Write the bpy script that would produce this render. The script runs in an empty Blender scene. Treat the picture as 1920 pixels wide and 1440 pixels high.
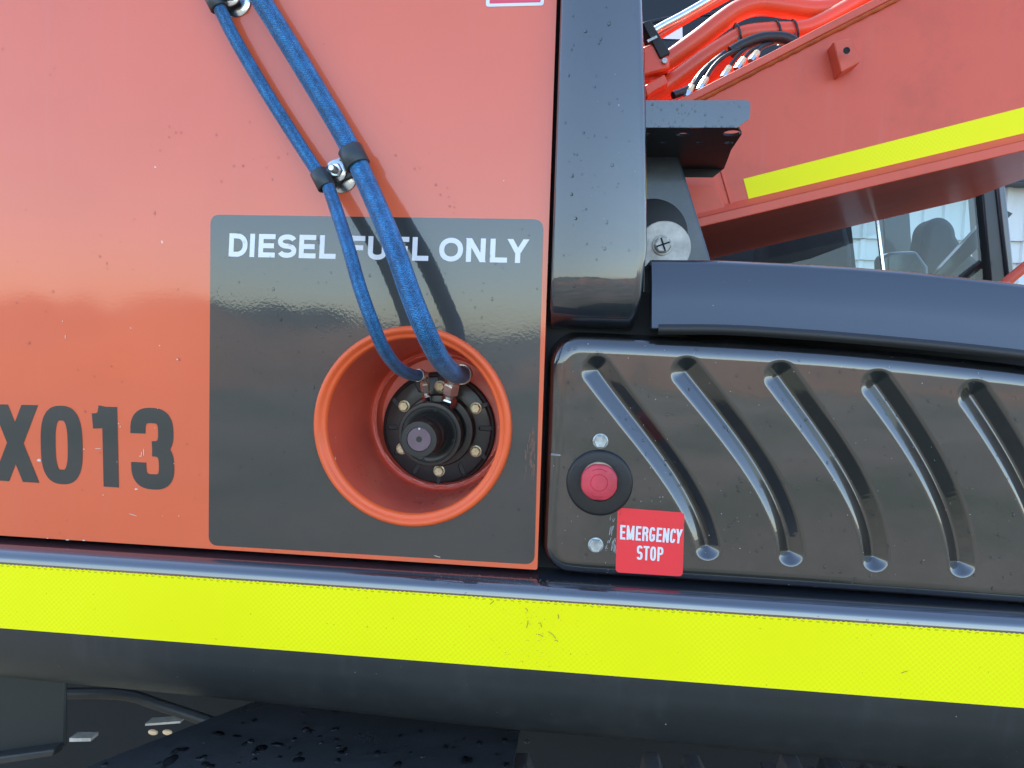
import bpy, bmesh, math, random
import numpy as np
from mathutils import Vector, Matrix
random.seed(7); np.random.seed(7)
scn = bpy.context.scene
COL = scn.collection

# ------------------------------------------------------------------ camera
FPX, CX, CY = 1397.0, 960.0, 720.0                 # focal length and centre in 1920x1440 pixels
aX = np.array([13260, 503, -1397.0]); aX /= np.linalg.norm(aX)
aD = np.array([-679, 22700, 1397.0]); aD -= (aD @ aX) * aX; aD /= np.linalg.norm(aD)
aY = np.cross(aX, aD)
CAM = np.array([0.0, -0.84, 1.55])
def at(px, py, Y=0.0):
    """real point on the vertical plane y = Y that is seen at a pixel of the photograph"""
    d = np.array([px - CX, py - CY, FPX])
    w = np.array([d @ aX, d @ aY, -(d @ aD)])
    t = (Y - CAM[1]) / w[1]
    return Vector((CAM + t * w).tolist())
def ax(px, py, Y=0.0):
    p = at(px, py, Y); return (p.x, p.z)
cam_d = bpy.data.cameras.new('camera'); cam = bpy.data.objects.new('camera', cam_d); COL.objects.link(cam)
cam_d.sensor_width = 36; cam_d.lens = 36 * FPX / 1920; cam_d.clip_start = 0.02; cam_d.clip_end = 5000
def tow(v): return Vector((float(v @ aX), float(v @ aY), float(-(v @ aD))))
r_, u_, b_ = tow(np.array([1., 0, 0])), tow(np.array([0., -1, 0])), tow(np.array([0., 0, -1]))
M4 = Matrix((r_, u_, b_)).transposed().to_4x4(); M4.translation = Vector(CAM.tolist())
cam.matrix_world = M4
scn.camera = cam

# ------------------------------------------------------------------ daylight
SUN = Vector((-0.42, 0.80, 0.95)).normalized()
elev = math.asin(SUN.z); azi = math.atan2(SUN.x, SUN.y)
w = bpy.data.worlds.new('World'); scn.world = w; w.use_nodes = True
nt = w.node_tree; nt.nodes.clear()
sky = nt.nodes.new('ShaderNodeTexSky'); sky.sky_type = 'NISHITA'; sky.sun_disc = False
sky.sun_elevation = elev; sky.sun_rotation = azi; sky.air_density = 1.0; sky.dust_density = 1.0; sky.ozone_density = 1.0
bg = nt.nodes.new('ShaderNodeBackground'); bg.inputs[1].default_value = 0.15
wo = nt.nodes.new('ShaderNodeOutputWorld')
nt.links.new(sky.outputs[0], bg.inputs[0]); nt.links.new(bg.outputs[0], wo.inputs[0])
sd = bpy.data.lights.new('sun', 'SUN'); sd.energy = 3.4; sd.angle = math.radians(0.6); sd.color = (1.0, 0.95, 0.88)
so = bpy.data.objects.new('sun', sd); COL.objects.link(so)
so.rotation_euler = SUN.to_track_quat('Z', 'Y').to_euler(); so.location = (-4, -4, 6)
scn.view_settings.view_transform = 'Standard'; scn.view_settings.look = 'None'
scn.view_settings.gamma = 1; scn.view_settings.exposure = 2.05

# ------------------------------------------------------------------ materials
def mat(name, col, rough=0.5, metal=0.0, coat=0.0, coat_rough=0.05, ior=1.5, coat_ior=1.5, var=0.0, var_scale=6.0,
        bump=0.0, bump_scale=160.0, speck=None, speck_scale=90.0, speck_amt=0.06, dirt=None, dirt_scale=3.0, dirt_amt=0.5,
        streak=0.0, trans=0.0, rough_var=0.0, wave=0.0, wave_scale=4.0):
    m = bpy.data.materials.new(name); m.use_nodes = True
    n = m.node_tree.nodes; l = m.node_tree.links
    b = n['Principled BSDF']
    b.inputs['Roughness'].default_value = rough; b.inputs['Metallic'].default_value = metal
    b.inputs['Coat Weight'].default_value = coat; b.inputs['Coat Roughness'].default_value = coat_rough
    b.inputs['Coat IOR'].default_value = coat_ior; b.inputs['IOR'].default_value = ior
    b.inputs['Transmission Weight'].default_value = trans
    tc = n.new('ShaderNodeTexCoord')
    base = n.new('ShaderNodeRGB'); base.outputs[0].default_value = (*col, 1); cur = base.outputs[0]
    def noise(scale, detail=4, stretch=None, rough=0.55):
        t = n.new('ShaderNodeTexNoise'); t.inputs['Scale'].default_value = scale; t.inputs['Detail'].default_value = detail
        t.inputs['Roughness'].default_value = rough
        if stretch:
            mp = n.new('ShaderNodeMapping'); mp.inputs['Scale'].default_value = stretch
            l.new(tc.outputs['Object'], mp.inputs[0]); l.new(mp.outputs[0], t.inputs['Vector'])
        else: l.new(tc.outputs['Object'], t.inputs['Vector'])
        return t.outputs[0]
    def ramp(src, a, c):
        r = n.new('ShaderNodeMapRange'); r.inputs[1].default_value = a; r.inputs[2].default_value = c
        l.new(src, r.inputs[0]); return r.outputs[0]
    def mix(fac, c1, c2, k=1.0, mode='MIX'):
        x = n.new('ShaderNodeMix'); x.data_type = 'RGBA'; x.blend_type = mode
        if isinstance(fac, float): x.inputs[0].default_value = fac
        else:
            mm = n.new('ShaderNodeMath'); mm.operation = 'MULTIPLY'; mm.inputs[1].default_value = k
            l.new(fac, mm.inputs[0]); l.new(mm.outputs[0], x.inputs[0])
        if hasattr(c1, 'links'): l.new(c1, x.inputs[6])
        else: x.inputs[6].default_value = (*c1, 1)
        if hasattr(c2, 'links'): l.new(c2, x.inputs[7])
        else: x.inputs[7].default_value = (*c2, 1)
        return x.outputs[2]
    if var:
        dk = tuple(c * (1 - var) for c in col)
        cur = mix(ramp(noise(var_scale), .35, .7), cur, dk)
    if dirt:
        cur = mix(ramp(noise(dirt_scale, 8, None, .7), .5, .75), cur, dirt, dirt_amt)
    if streak:
        s = ramp(noise(4, 5, (14, 14, .7)), .55, .8)
        cur = mix(s, cur, tuple(min(1, c * .5 + .22) for c in col), streak)
    if speck:
        v = noise(speck_scale, 2)
        k = ramp(v, .76 - speck_amt, .78 - speck_amt)
        cur = mix(k, cur, speck, .9)
    l.new(cur, b.inputs['Base Color'])
    if rough_var:
        rr = n.new('ShaderNodeMapRange'); rr.inputs[1].default_value = .3; rr.inputs[2].default_value = .7
        rr.inputs[3].default_value = max(.02, rough - rough_var); rr.inputs[4].default_value = rough + rough_var
        l.new(noise(12, 6), rr.inputs[0]); l.new(rr.outputs[0], b.inputs['Roughness'])
    if bump:
        bp = n.new('ShaderNodeBump'); bp.inputs['Distance'].default_value = bump; bp.inputs['Strength'].default_value = 1
        hgt = noise(bump_scale, 2)
        if wave:                                            # broad waviness of sheet metal under the fine orange peel
            ma = n.new('ShaderNodeMath'); ma.operation = 'MULTIPLY_ADD'; l.new(noise(wave_scale, 2), ma.inputs[0]); ma.inputs[1].default_value = wave / bump; l.new(hgt, ma.inputs[2]); hgt = ma.outputs[0]
        l.new(hgt, bp.inputs['Height'])
        l.new(bp.outputs[0], b.inputs['Normal'])
        if coat: l.new(bp.outputs[0], b.inputs['Coat Normal'])
    return m

O_COL = (0.82, 0.122, 0.036)
M = {}
M['orange'] = mat('orange_paint', O_COL, .42, coat=1, coat_rough=.06, coat_ior=1.52, var=.05, bump=3e-5, bump_scale=280, wave=9e-4, wave_scale=5,
                  speck=(.85, .6, .5), speck_scale=70, speck_amt=.0, streak=.05)
M['orange_rim'] = mat('orange_paint_rim', (.92, .13, .03), .45, coat=.12, coat_rough=.1, var=.08, var_scale=30, bump=1.5e-4, bump_scale=60)
M['orange_in'] = mat('orange_paint_recess', (.80, .12, .065), .42, coat=.6, coat_rough=.25, var=.16, var_scale=14, bump=1e-4, bump_scale=60,
                     speck=(.8, .45, .4), speck_scale=130, speck_amt=.03)
M['boom'] = mat('orange_boom_paint', (.76, .10, .045), .5, coat=.12, coat_rough=.15, var=.08, var_scale=5, bump=5e-5, bump_scale=120,
                dirt=(.30, .055, .03), dirt_scale=9, dirt_amt=.35, streak=.12)
M['pipe'] = mat('orange_pipe_paint', (.80, .075, .018), .42, coat=.25, coat_rough=.1, var=.1, var_scale=12, bump=1e-4, bump_scale=90)
M['weld'] = mat('painted_weld', (.62, .12, .03), .5, var=.3, var_scale=60, bump=6e-4, bump_scale=240)
M['sign'] = mat('black_vinyl', (.020, .023, .023), .35, coat=1, coat_rough=.03, coat_ior=1.65, bump=3e-5, bump_scale=280, wave=9e-4, wave_scale=5, var=.1)
M['black'] = mat('black_gloss_paint', (.018, .021, .028), .3, coat=1, coat_rough=.03, coat_ior=2.1, bump=1.2e-5, bump_scale=120, wave=6e-4, wave_scale=6,
                 dirt=(.05, .05, .048), dirt_scale=6, dirt_amt=.4, speck=(.3, .3, .3), speck_scale=240, speck_amt=-.02)
M['post'] = mat('black_post_paint', (.014, .017, .023), .3, coat=1, coat_rough=.03, coat_ior=1.72, bump=1.2e-5, bump_scale=120, wave=6e-4, wave_scale=6, dirt=(.04, .04, .04), dirt_scale=6, dirt_amt=.4, speck=(.3, .3, .3), speck_scale=240, speck_amt=-.02)
M['cover'] = mat('black_moulded_plastic', (.010, .010, .010), .3, coat=1, coat_rough=.04, coat_ior=1.85, bump=2.2e-5, bump_scale=200, wave=6e-4, wave_scale=9,
                 dirt=(.055, .05, .042), dirt_scale=5, dirt_amt=.5, speck=(.4, .4, .4), speck_scale=260, speck_amt=-.02)
M['hood'] = mat('blue_black_hood_paint', (.020, .028, .040), .38, coat=1, coat_rough=.2, coat_ior=1.6, bump=2e-5, bump_scale=300,
                var=.1, speck=(.4, .45, .5), speck_scale=260, speck_amt=-.02)
M['skirt'] = mat('dark_grey_skirt_paint', (.024, .027, .026), .5, coat=.15, coat_rough=.3, dirt=(.06, .06, .055), dirt_scale=4, dirt_amt=.5,
                 speck=(.5, .5, .5), speck_scale=220, speck_amt=-.015, bump=4e-5, bump_scale=200, streak=.06)
M['plate'] = mat('black_satin_steel', (.012, .013, .014), .55, coat=.0, var=.3, var_scale=20, bump=6e-5, bump_scale=150)
M['bluesteel'] = mat('dark_blue_grey_steel', (.018, .036, .055), .35, coat=.5, coat_rough=.12, coat_ior=1.45, dirt=(.09, .11, .13), dirt_scale=12, dirt_amt=.6, bump=8e-5)
M['rubber'] = mat('black_rubber', (.018, .018, .019), .45, bump=2e-4, bump_scale=300, var=.2)
M['clamp'] = mat('black_rubber_clamp', (.03, .04, .045), .4, bump=1e-4, bump_scale=200)
M['zinc'] = mat('zinc_plate', (.72, .78, .82), .22, metal=1, var=.25, var_scale=120, bump=8e-5, bump_scale=400)
M['zincy'] = mat('yellow_zinc', (.85, .74, .45), .35, metal=.35, var=.3, var_scale=300, bump=1e-4, bump_scale=500)
M['nickel'] = mat('nickel_fitting', (.75, .68, .60), .25, metal=.7, var=.2, var_scale=150)
M['galv'] = mat('weathered_steel_disc', (.74, .70, .62), .5, metal=.15, var=.4, var_scale=50, dirt=(.25, .22, .18), dirt_scale=40, dirt_amt=.6, bump=2e-4, bump_scale=120, streak=.3)
M['receiver'] = mat('black_anodised_metal', (.018, .020, .018), .42, coat=.25, coat_rough=.12, var=.3, var_scale=30, bump=3e-5, bump_scale=200)
M['cap'] = mat('purple_brown_cap', (.17, .11, .125), .5, var=.15, var_scale=90)
M['dark'] = mat('dark_shade_steel', (.010, .012, .013), .8, var=.3, var_scale=6)  # near-black base deepened to stand in for shade in enclosed spaces
M['red'] = mat('faded_red_plastic', (.72, .06, .085), .5, var=.3, var_scale=40, dirt=(.42, .05, .06), dirt_scale=55, dirt_amt=.7, bump=3e-4, bump_scale=260)
M['ivory'] = mat('ivory_plastic', (.55, .43, .25), .5, var=.1)
M['redsticker'] = mat('red_vinyl', (.97, .035, .045), .4, coat=.3, coat_rough=.1, var=.05, bump=1e-5)
M['redprint'] = mat('red_print', (.78, .05, .10), .4, coat=.5)
M['white'] = mat('white_print', (.80, .80, .82), .4, coat=.5, coat_rough=.06)
M['print'] = mat('charcoal_print', (.022, .027, .026), .35, coat=.9, coat_rough=.04, coat_ior=1.5, bump=3e-5, bump_scale=280, wave=9e-4, wave_scale=5)
M['steel_dull'] = mat('dull_steel_bolt', (.55, .58, .55), .45, metal=.6, var=.4, var_scale=220, bump=3e-4, bump_scale=300)
M['concrete'] = mat('track_steel', (.20, .18, .165), .6, metal=.3, var=.4, var_scale=25, dirt=(.12, .08, .055), dirt_scale=12, dirt_amt=.6, bump=6e-4, bump_scale=80)
M['wallwhite'] = mat('white_corrugated_sheet', (.74, .76, .75), .5, var=.06, var_scale=1.5, streak=.25)
M['beam'] = mat('dark_blue_eave', (.05, .07, .10), .5)
M['cabblack'] = mat('cab_black_trim', (.018, .018, .022), .45, coat=.3)
M['cabin'] = mat('cab_interior_dark', (.03, .033, .04), .7)
M['seat'] = mat('grey_seat_fabric', (.035, .042, .05), .8, var=.2, var_scale=30)
M['chip'] = mat('bare_paint_chip', (.72, .60, .48), .6)
M['amber'] = mat('pale_amber_sun_glimpse', (1.0, .72, .45), .3)  # colour stands in for sunlit ground glimpsed through gaps
M['rust'] = mat('brown_scuff', (.21, .11, .075), .7, var=.4, var_scale=120, bump=2e-4, bump_scale=300)
M['greyscratch'] = mat('grey_scratch', (.34, .34, .33), .6)

# glass of the cab
def glass_mat(name, tint, gior=1.5):
    m = bpy.data.materials.new(name); m.use_nodes = True
    n = m.node_tree.nodes; l = m.node_tree.links; n.clear()
    o = n.new('ShaderNodeOutputMaterial'); t = n.new('ShaderNodeBsdfTransparent'); g = n.new('ShaderNodeBsdfGlossy')
    t.inputs[0].default_value = (*tint, 1); g.inputs['Roughness'].default_value = .01
    f = n.new('ShaderNodeFresnel'); f.inputs[0].default_value = gior
    mx = n.new('ShaderNodeMixShader'); l.new(f.outputs[0], mx.inputs[0]); l.new(t.outputs[0], mx.inputs[1]); l.new(g.outputs[0], mx.inputs[2])
    l.new(mx.outputs[0], o.inputs[0]); return m
M['glass'] = glass_mat('cab_glass', (.70, .86, .86))
M['water'] = glass_mat('rain_water', (.93, .93, .93), 1.45)

# blue braided hose: herringbone from the tube's own uv
def hose_mat():
    m = bpy.data.materials.new('blue_braid'); m.use_nodes = True
    n = m.node_tree.nodes; l = m.node_tree.links; b = n['Principled BSDF']
    uv = n.new('ShaderNodeUVMap'); sep = n.new('ShaderNodeSeparateXYZ'); l.new(uv.outputs[0], sep.inputs[0])
    def math_(op, a, c):
        x = n.new('ShaderNodeMath'); x.operation = op
        for i, s in enumerate((a, c)):
            if s is None: continue
            if isinstance(s, (int, float)): x.inputs[i].default_value = s
            else: l.new(s, x.inputs[i])
        return x.outputs[0]
    U = math_('MULTIPLY', sep.outputs[0], 12.0)                   # twelve plaits round the hose
    tri = math_('PINGPONG', U, 1.0)
    V = math_('MULTIPLY', sep.outputs[1], 420.0)
    ph = math_('ADD', V, math_('MULTIPLY', tri, 1.6))
    s = math_('SINE', math_('MULTIPLY', ph, 6.283), None)
    s2 = math_('SINE', math_('MULTIPLY', U, 3.1416), None)
    no = n.new('ShaderNodeTexNoise'); no.inputs['Scale'].default_value = 520; no.inputs['Detail'].default_value = 3
    tc = n.new('ShaderNodeTexCoord'); l.new(tc.outputs['Object'], no.inputs['Vector'])
    no2 = n.new('ShaderNodeTexNoise'); no2.inputs['Scale'].default_value = 60; no2.inputs['Detail'].default_value = 4; l.new(tc.outputs['Object'], no2.inputs['Vector'])
    h = math_('ADD', math_('MULTIPLY', s, .2), math_('MULTIPLY', no.outputs[0], 1.6))
    h = math_('ADD', h, math_('MULTIPLY', s2, .15))
    h = math_('ADD', h, math_('MULTIPLY', no2.outputs[0], .9))
    cr = n.new('ShaderNodeValToRGB'); e = cr.color_ramp.elements
    e[0].position = .28; e[0].color = (.005, .04, .10, 1); e[1].position = .95; e[1].color = (.05, .34, .66, 1)
    mid = cr.color_ramp.elements.new(.6); mid.color = (.010, .14, .35, 1)
    mr = n.new('ShaderNodeMapRange'); mr.inputs[1].default_value = .4; mr.inputs[2].default_value = 2.1
    l.new(h, mr.inputs[0]); l.new(mr.outputs[0], cr.inputs[0]); l.new(cr.outputs[0], b.inputs['Base Color'])
    b.inputs['Roughness'].default_value = .55; b.inputs['Sheen Weight'].default_value = .15
    bp = n.new('ShaderNodeBump'); bp.inputs['Distance'].default_value = .0006; bp.inputs['Strength'].default_value = 1
    l.new(h, bp.inputs['Height']); l.new(bp.outputs[0], b.inputs['Normal'])
    return m
M['hose'] = hose_mat()

# fluorescent retro-reflective tape: fine diamond cells, a stitched edge, scratches
def tape_mat():
    m = bpy.data.materials.new('fluorescent_reflective_tape'); m.use_nodes = True
    n = m.node_tree.nodes; l = m.node_tree.links; b = n['Principled BSDF']
    uv = n.new('ShaderNodeUVMap'); sep = n.new('ShaderNodeSeparateXYZ'); l.new(uv.outputs[0], sep.inputs[0])
    def m_(op, a, c=None):
        x = n.new('ShaderNodeMath'); x.operation = op
        for i, s in enumerate((a, c)):
            if s is None: continue
            if isinstance(s, (int, float)): x.inputs[i].default_value = s
            else: l.new(s, x.inputs[i])
        return x.outputs[0]
    P = .0062
    a = m_('DIVIDE', m_('ADD', sep.outputs[0], sep.outputs[1]), P)
    c = m_('DIVIDE', m_('SUBTRACT', sep.outputs[0], sep.outputs[1]), P)
    la = m_('ABSOLUTE', m_('SUBTRACT', m_('PINGPONG', a, .5), .5)); lc = m_('ABSOLUTE', m_('SUBTRACT', m_('PINGPONG', c, .5), .5))
    line = m_('LESS_THAN', m_('MINIMUM', la, lc), .09)
    tc = n.new('ShaderNodeTexCoord')
    no = n.new('ShaderNodeTexNoise'); no.inputs['Scale'].default_value = 5; no.inputs['Detail'].default_value = 6; l.new(tc.outputs['Object'], no.inputs['Vector'])
    no2 = n.new('ShaderNodeTexNoise'); no2.inputs['Scale'].default_value = 210; no2.inputs['Detail'].default_value = 3; l.new(tc.outputs['Object'], no2.inputs['Vector'])
    vis = n.new('ShaderNodeMapRange'); vis.inputs[1].default_value = .42; vis.inputs[2].default_value = .62; l.new(no.outputs[0], vis.inputs[0])
    mx = n.new('ShaderNodeMix'); mx.data_type = 'RGBA'
    l.new(m_('MULTIPLY', line, m_('MULTIPLY', m_('ADD', vis.outputs[0], .15), .8)), mx.inputs[0])
    mx.inputs[6].default_value = (.96, .88, 0.0, 1); mx.inputs[7].default_value = (1.0, 1.0, .005, 1)
    sp = n.new('ShaderNodeMapRange'); sp.inputs[1].default_value = .735; sp.inputs[2].default_value = .77; l.new(no2.outputs[0], sp.inputs[0])
    mx2 = n.new('ShaderNodeMix'); mx2.data_type = 'RGBA'; l.new(m_('MULTIPLY', sp.outputs[0], .55), mx2.inputs[0])
    l.new(mx.outputs[2], mx2.inputs[6]); mx2.inputs[7].default_value = (.25, .3, .0, 1)
    sc_ = m_('MULTIPLY', m_('MULTIPLY', m_('GREATER_THAN', sep.outputs[1], .0757), m_('LESS_THAN', sep.outputs[1], .0775)), m_('GREATER_THAN', m_('SINE', m_('MULTIPLY', sep.outputs[0], 785.0)), .1))
    mx3 = n.new('ShaderNodeMix'); mx3.data_type = 'RGBA'; l.new(m_('MULTIPLY', sc_, .55), mx3.inputs[0]); l.new(mx2.outputs[2], mx3.inputs[6]); mx3.inputs[7].default_value = (.35, .38, .0, 1)
    l.new(mx3.outputs[2], b.inputs['Base Color'])
    b.inputs['Roughness'].default_value = .5; b.inputs['Specular IOR Level'].default_value = .25
    return m
M['tape'] = tape_mat()

# ------------------------------------------------------------------ object helpers
def props(o, label=None, cat=None, group=None, kind=None):
    if label: o['label'] = label
    if cat: o['category'] = cat
    if group: o['group'] = group
    if kind: o['kind'] = kind
    return o
def thing(name, label, cat, loc=(0, 0, 0), group=None):
    e = bpy.data.objects.new(name, None); COL.objects.link(e); e.location = loc; e.empty_display_size = .05
    return props(e, label, cat, group)
def attach(o, parent):
    if parent is None: return
    o.parent = parent
    if parent.type == 'EMPTY': o.matrix_parent_inverse = Matrix.Translation(parent.location).inverted()
    elif parent.location.length > 0: o.matrix_parent_inverse = Matrix.Translation(parent.location).inverted()
def mk(name, bm, m, parent=None, label=None, smooth=35, bevel=0, kind=None, bseg=2):
    bmesh.ops.recalc_face_normals(bm, faces=bm.faces)
    me = bpy.data.meshes.new(name); bm.to_mesh(me); bm.free()
    ob = bpy.data.objects.new(name, me); COL.objects.link(ob)
    me.materials.append(M[m] if isinstance(m, str) else m)
    if bevel:
        b = ob.modifiers.new('bevel', 'BEVEL'); b.width = bevel; b.segments = bseg; b.limit_method = 'ANGLE'; b.angle_limit = math.radians(40)
        b.harden_normals = False
    if smooth is not None:
        for p in me.polygons: p.use_smooth = True
        if bevel: me.set_sharp_from_angle(angle=math.radians(75))
        else: me.set_sharp_from_angle(angle=math.radians(smooth))
    attach(ob, parent)
    if label: ob['label'] = label
    if kind: ob['kind'] = kind
    return ob
def prism(bm, pts, y0, y1):
    """closed outline in x,z extruded from y0 to y1"""
    a = [bm.verts.new((p[0], y0, p[1])) for p in pts]; b = [bm.verts.new((p[0], y1, p[1])) for p in pts]
    bm.faces.new(a); bm.faces.new(b[::-1])
    for i in range(len(pts)):
        j = (i + 1) % len(pts); bm.faces.new((a[j], a[i], b[i], b[j]))
    return bm
def rot_frame(p0, p1):
    d = (Vector(p1) - Vector(p0)); L = d.length; d = d.normalized()
    up = Vector((0, 0, 1)) if abs(d.z) < .9 else Vector((1, 0, 0))
    s = d.cross(up).normalized(); t = s.cross(d).normalized(); return d, s, t, L
def rod(bm, p0, p1, r, n=20, r1=None, cap=True, phase=0):
    d, s, t, L = rot_frame(p0, p1); r1 = r if r1 is None else r1
    A = []; B = []
    for i in range(n):
        a = 2 * math.pi * i / n + phase; v = s * math.cos(a) + t * math.sin(a)
        A.append(bm.verts.new(Vector(p0) + v * r)); B.append(bm.verts.new(Vector(p1) + v * r1))
    for i in range(n): bm.faces.new((A[i], A[(i + 1) % n], B[(i + 1) % n], B[i]))
    if cap: bm.faces.new(A[::-1]); bm.faces.new(B)
    return bm
def smooth_path(pts, n):
    """Catmull-Rom through the points"""
    P = [Vector(p) for p in pts]; P = [P[0] * 2 - P[1]] + P + [P[-1] * 2 - P[-2]]; out = []
    for i in range(1, len(P) - 2):
        for k in range(n):
            t = k / n; a, b, c, d = P[i - 1], P[i], P[i + 1], P[i + 2]
            out.append(.5 * ((2 * b) + (c - a) * t + (2 * a - 5 * b + 4 * c - d) * t * t + (3 * b - a - 3 * c + d) * t ** 3))
    out.append(P[-2]); return out
def tube(bm, pts, r, n=20, steps=8, uvs=False):
    path = smooth_path(pts, steps) if steps > 1 else [Vector(p) for p in pts]
    uvl = bm.loops.layers.uv.new('UVMap') if uvs else None
    rings = []; nrm = None; L = 0; Ls = []
    for i, p in enumerate(path):
        d = (path[min(i + 1, len(path) - 1)] - path[max(i - 1, 0)]).normalized()
        if nrm is None: nrm = d.orthogonal().normalized()
        nrm = (nrm - d * nrm.dot(d)).normalized(); bi = d.cross(nrm)
        if i: L += (p - path[i - 1]).length
        Ls.append(L); rr = r(i / (len(path) - 1)) if callable(r) else r
        rings.append([bm.verts.new(p + (nrm * math.cos(2 * math.pi * k / n) + bi * math.sin(2 * math.pi * k / n)) * rr) for k in range(n)])
    for i in range(len(rings) - 1):
        for k in range(n):
            f = bm.faces.new((rings[i][k], rings[i][(k + 1) % n], rings[i + 1][(k + 1) % n], rings[i + 1][k]))
            if uvs:
                for lp, (u, v) in zip(f.loops, ((k / n, Ls[i]), ((k + 1) / n, Ls[i]), ((k + 1) / n, Ls[i + 1]), (k / n, Ls[i + 1]))): lp[uvl].uv = (u, v)
    bm.faces.new(rings[0][::-1]); bm.faces.new(rings[-1])
    return bm
def lathe(bm, prof, c, n=64, c2=None):
    """profile of (radius, y, drift): ring centres move from c to c2 with drift 0..1; axis along y"""
    rings = []
    for q in prof:
        r, y = q[0], q[1]; dr = q[2] if len(q) > 2 else 0
        cx = c[0] + ((c2[0] - c[0]) * dr if c2 else 0); cz = c[1] + ((c2[1] - c[1]) * dr if c2 else 0)
        if r < 1e-6: rings.append([bm.verts.new((cx, y, cz))])
        else: rings.append([bm.verts.new((cx + r * math.cos(2 * math.pi * k / n), y, cz + r * math.sin(2 * math.pi * k / n))) for k in range(n)])
    for a, b in zip(rings, rings[1:]):
        if len(a) == 1 and len(b) == 1: continue
        for k in range(n):
            j = (k + 1) % n
            if len(a) == 1: bm.faces.new((a[0], b[j], b[k]))
            elif len(b) == 1: bm.faces.new((a[k], a[j], b[0]))
            else: bm.faces.new((a[k], a[j], b[j], b[k]))
    return bm
def sheet_with_hole(bm, outer, hole, y0, y1=None):
    """flat sheet with a hole; with y1 it gets thickness"""
    def loop(pts, y):
        vs = [bm.verts.new((p[0], y, p[1])) for p in pts]
        return vs, [bm.edges.new((vs[i], vs[(i + 1) % len(vs)])) for i in range(len(vs))]
    vo, eo = loop(outer, y0); e = list(eo); vh = []
    if hole: vh, eh = loop(hole, y0); e += eh
    bmesh.ops.triangle_fill(bm, edges=e, use_beauty=True)
    if y1 is not None:
        for vs in (vo, vh):
            if not vs: continue
            b = [bm.verts.new((v.co.x, y1, v.co.z)) for v in vs]
            for i in range(len(vs)):
                j = (i + 1) % len(vs); bm.faces.new((vs[i], vs[j], b[j], b[i]))
    return bm
def rrect(x0, z0, x1, z1, r, n=7):
    out = []
    for cx, cz, a0 in ((x1 - r, z1 - r, 0), (x0 + r, z1 - r, 90), (x0 + r, z0 + r, 180), (x1 - r, z0 + r, 270)):
        for k in range(n + 1):
            a = math.radians(a0 + 90 * k / n); out.append((cx + r * math.cos(a), cz + r * math.sin(a)))
    return out
def rpoly(pts, r, n=6):
    """round the corners of an arbitrary polygon"""
    out = []
    N = len(pts)
    for i in range(N):
        p = Vector(pts[i]); a = (Vector(pts[i - 1]) - p); b = (Vector(pts[(i + 1) % N]) - p)
        rr = r[i] if isinstance(r, (list, tuple)) else r
        if rr <= 0: out.append(tuple(p)); continue
        a0 = p + a.normalized() * min(rr, a.length * .45); b0 = p + b.normalized() * min(rr, b.length * .45)
        for k in range(n + 1):
            t = k / n; q = a0 * (1 - t) ** 2 + p * 2 * t * (1 - t) + b0 * t * t; out.append(tuple(q))
    return out
def circ(c, r, n=64): return [(c[0] + r * math.cos(2 * math.pi * k / n), c[1] + r * math.sin(2 * math.pi * k / n)) for k in range(n)]
def box(bm, x0, x1, y0, y1, z0, z1): return prism(bm, [(x0, z0), (x1, z0), (x1, z1), (x0, z1)], y0, y1)
def place(ob, me_src, loc, parent):
    """copy of an object sharing its mesh"""
    o = me_src.copy(); COL.objects.link(o); o.location = loc; o.parent = None; attach(o, parent); return o

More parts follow.
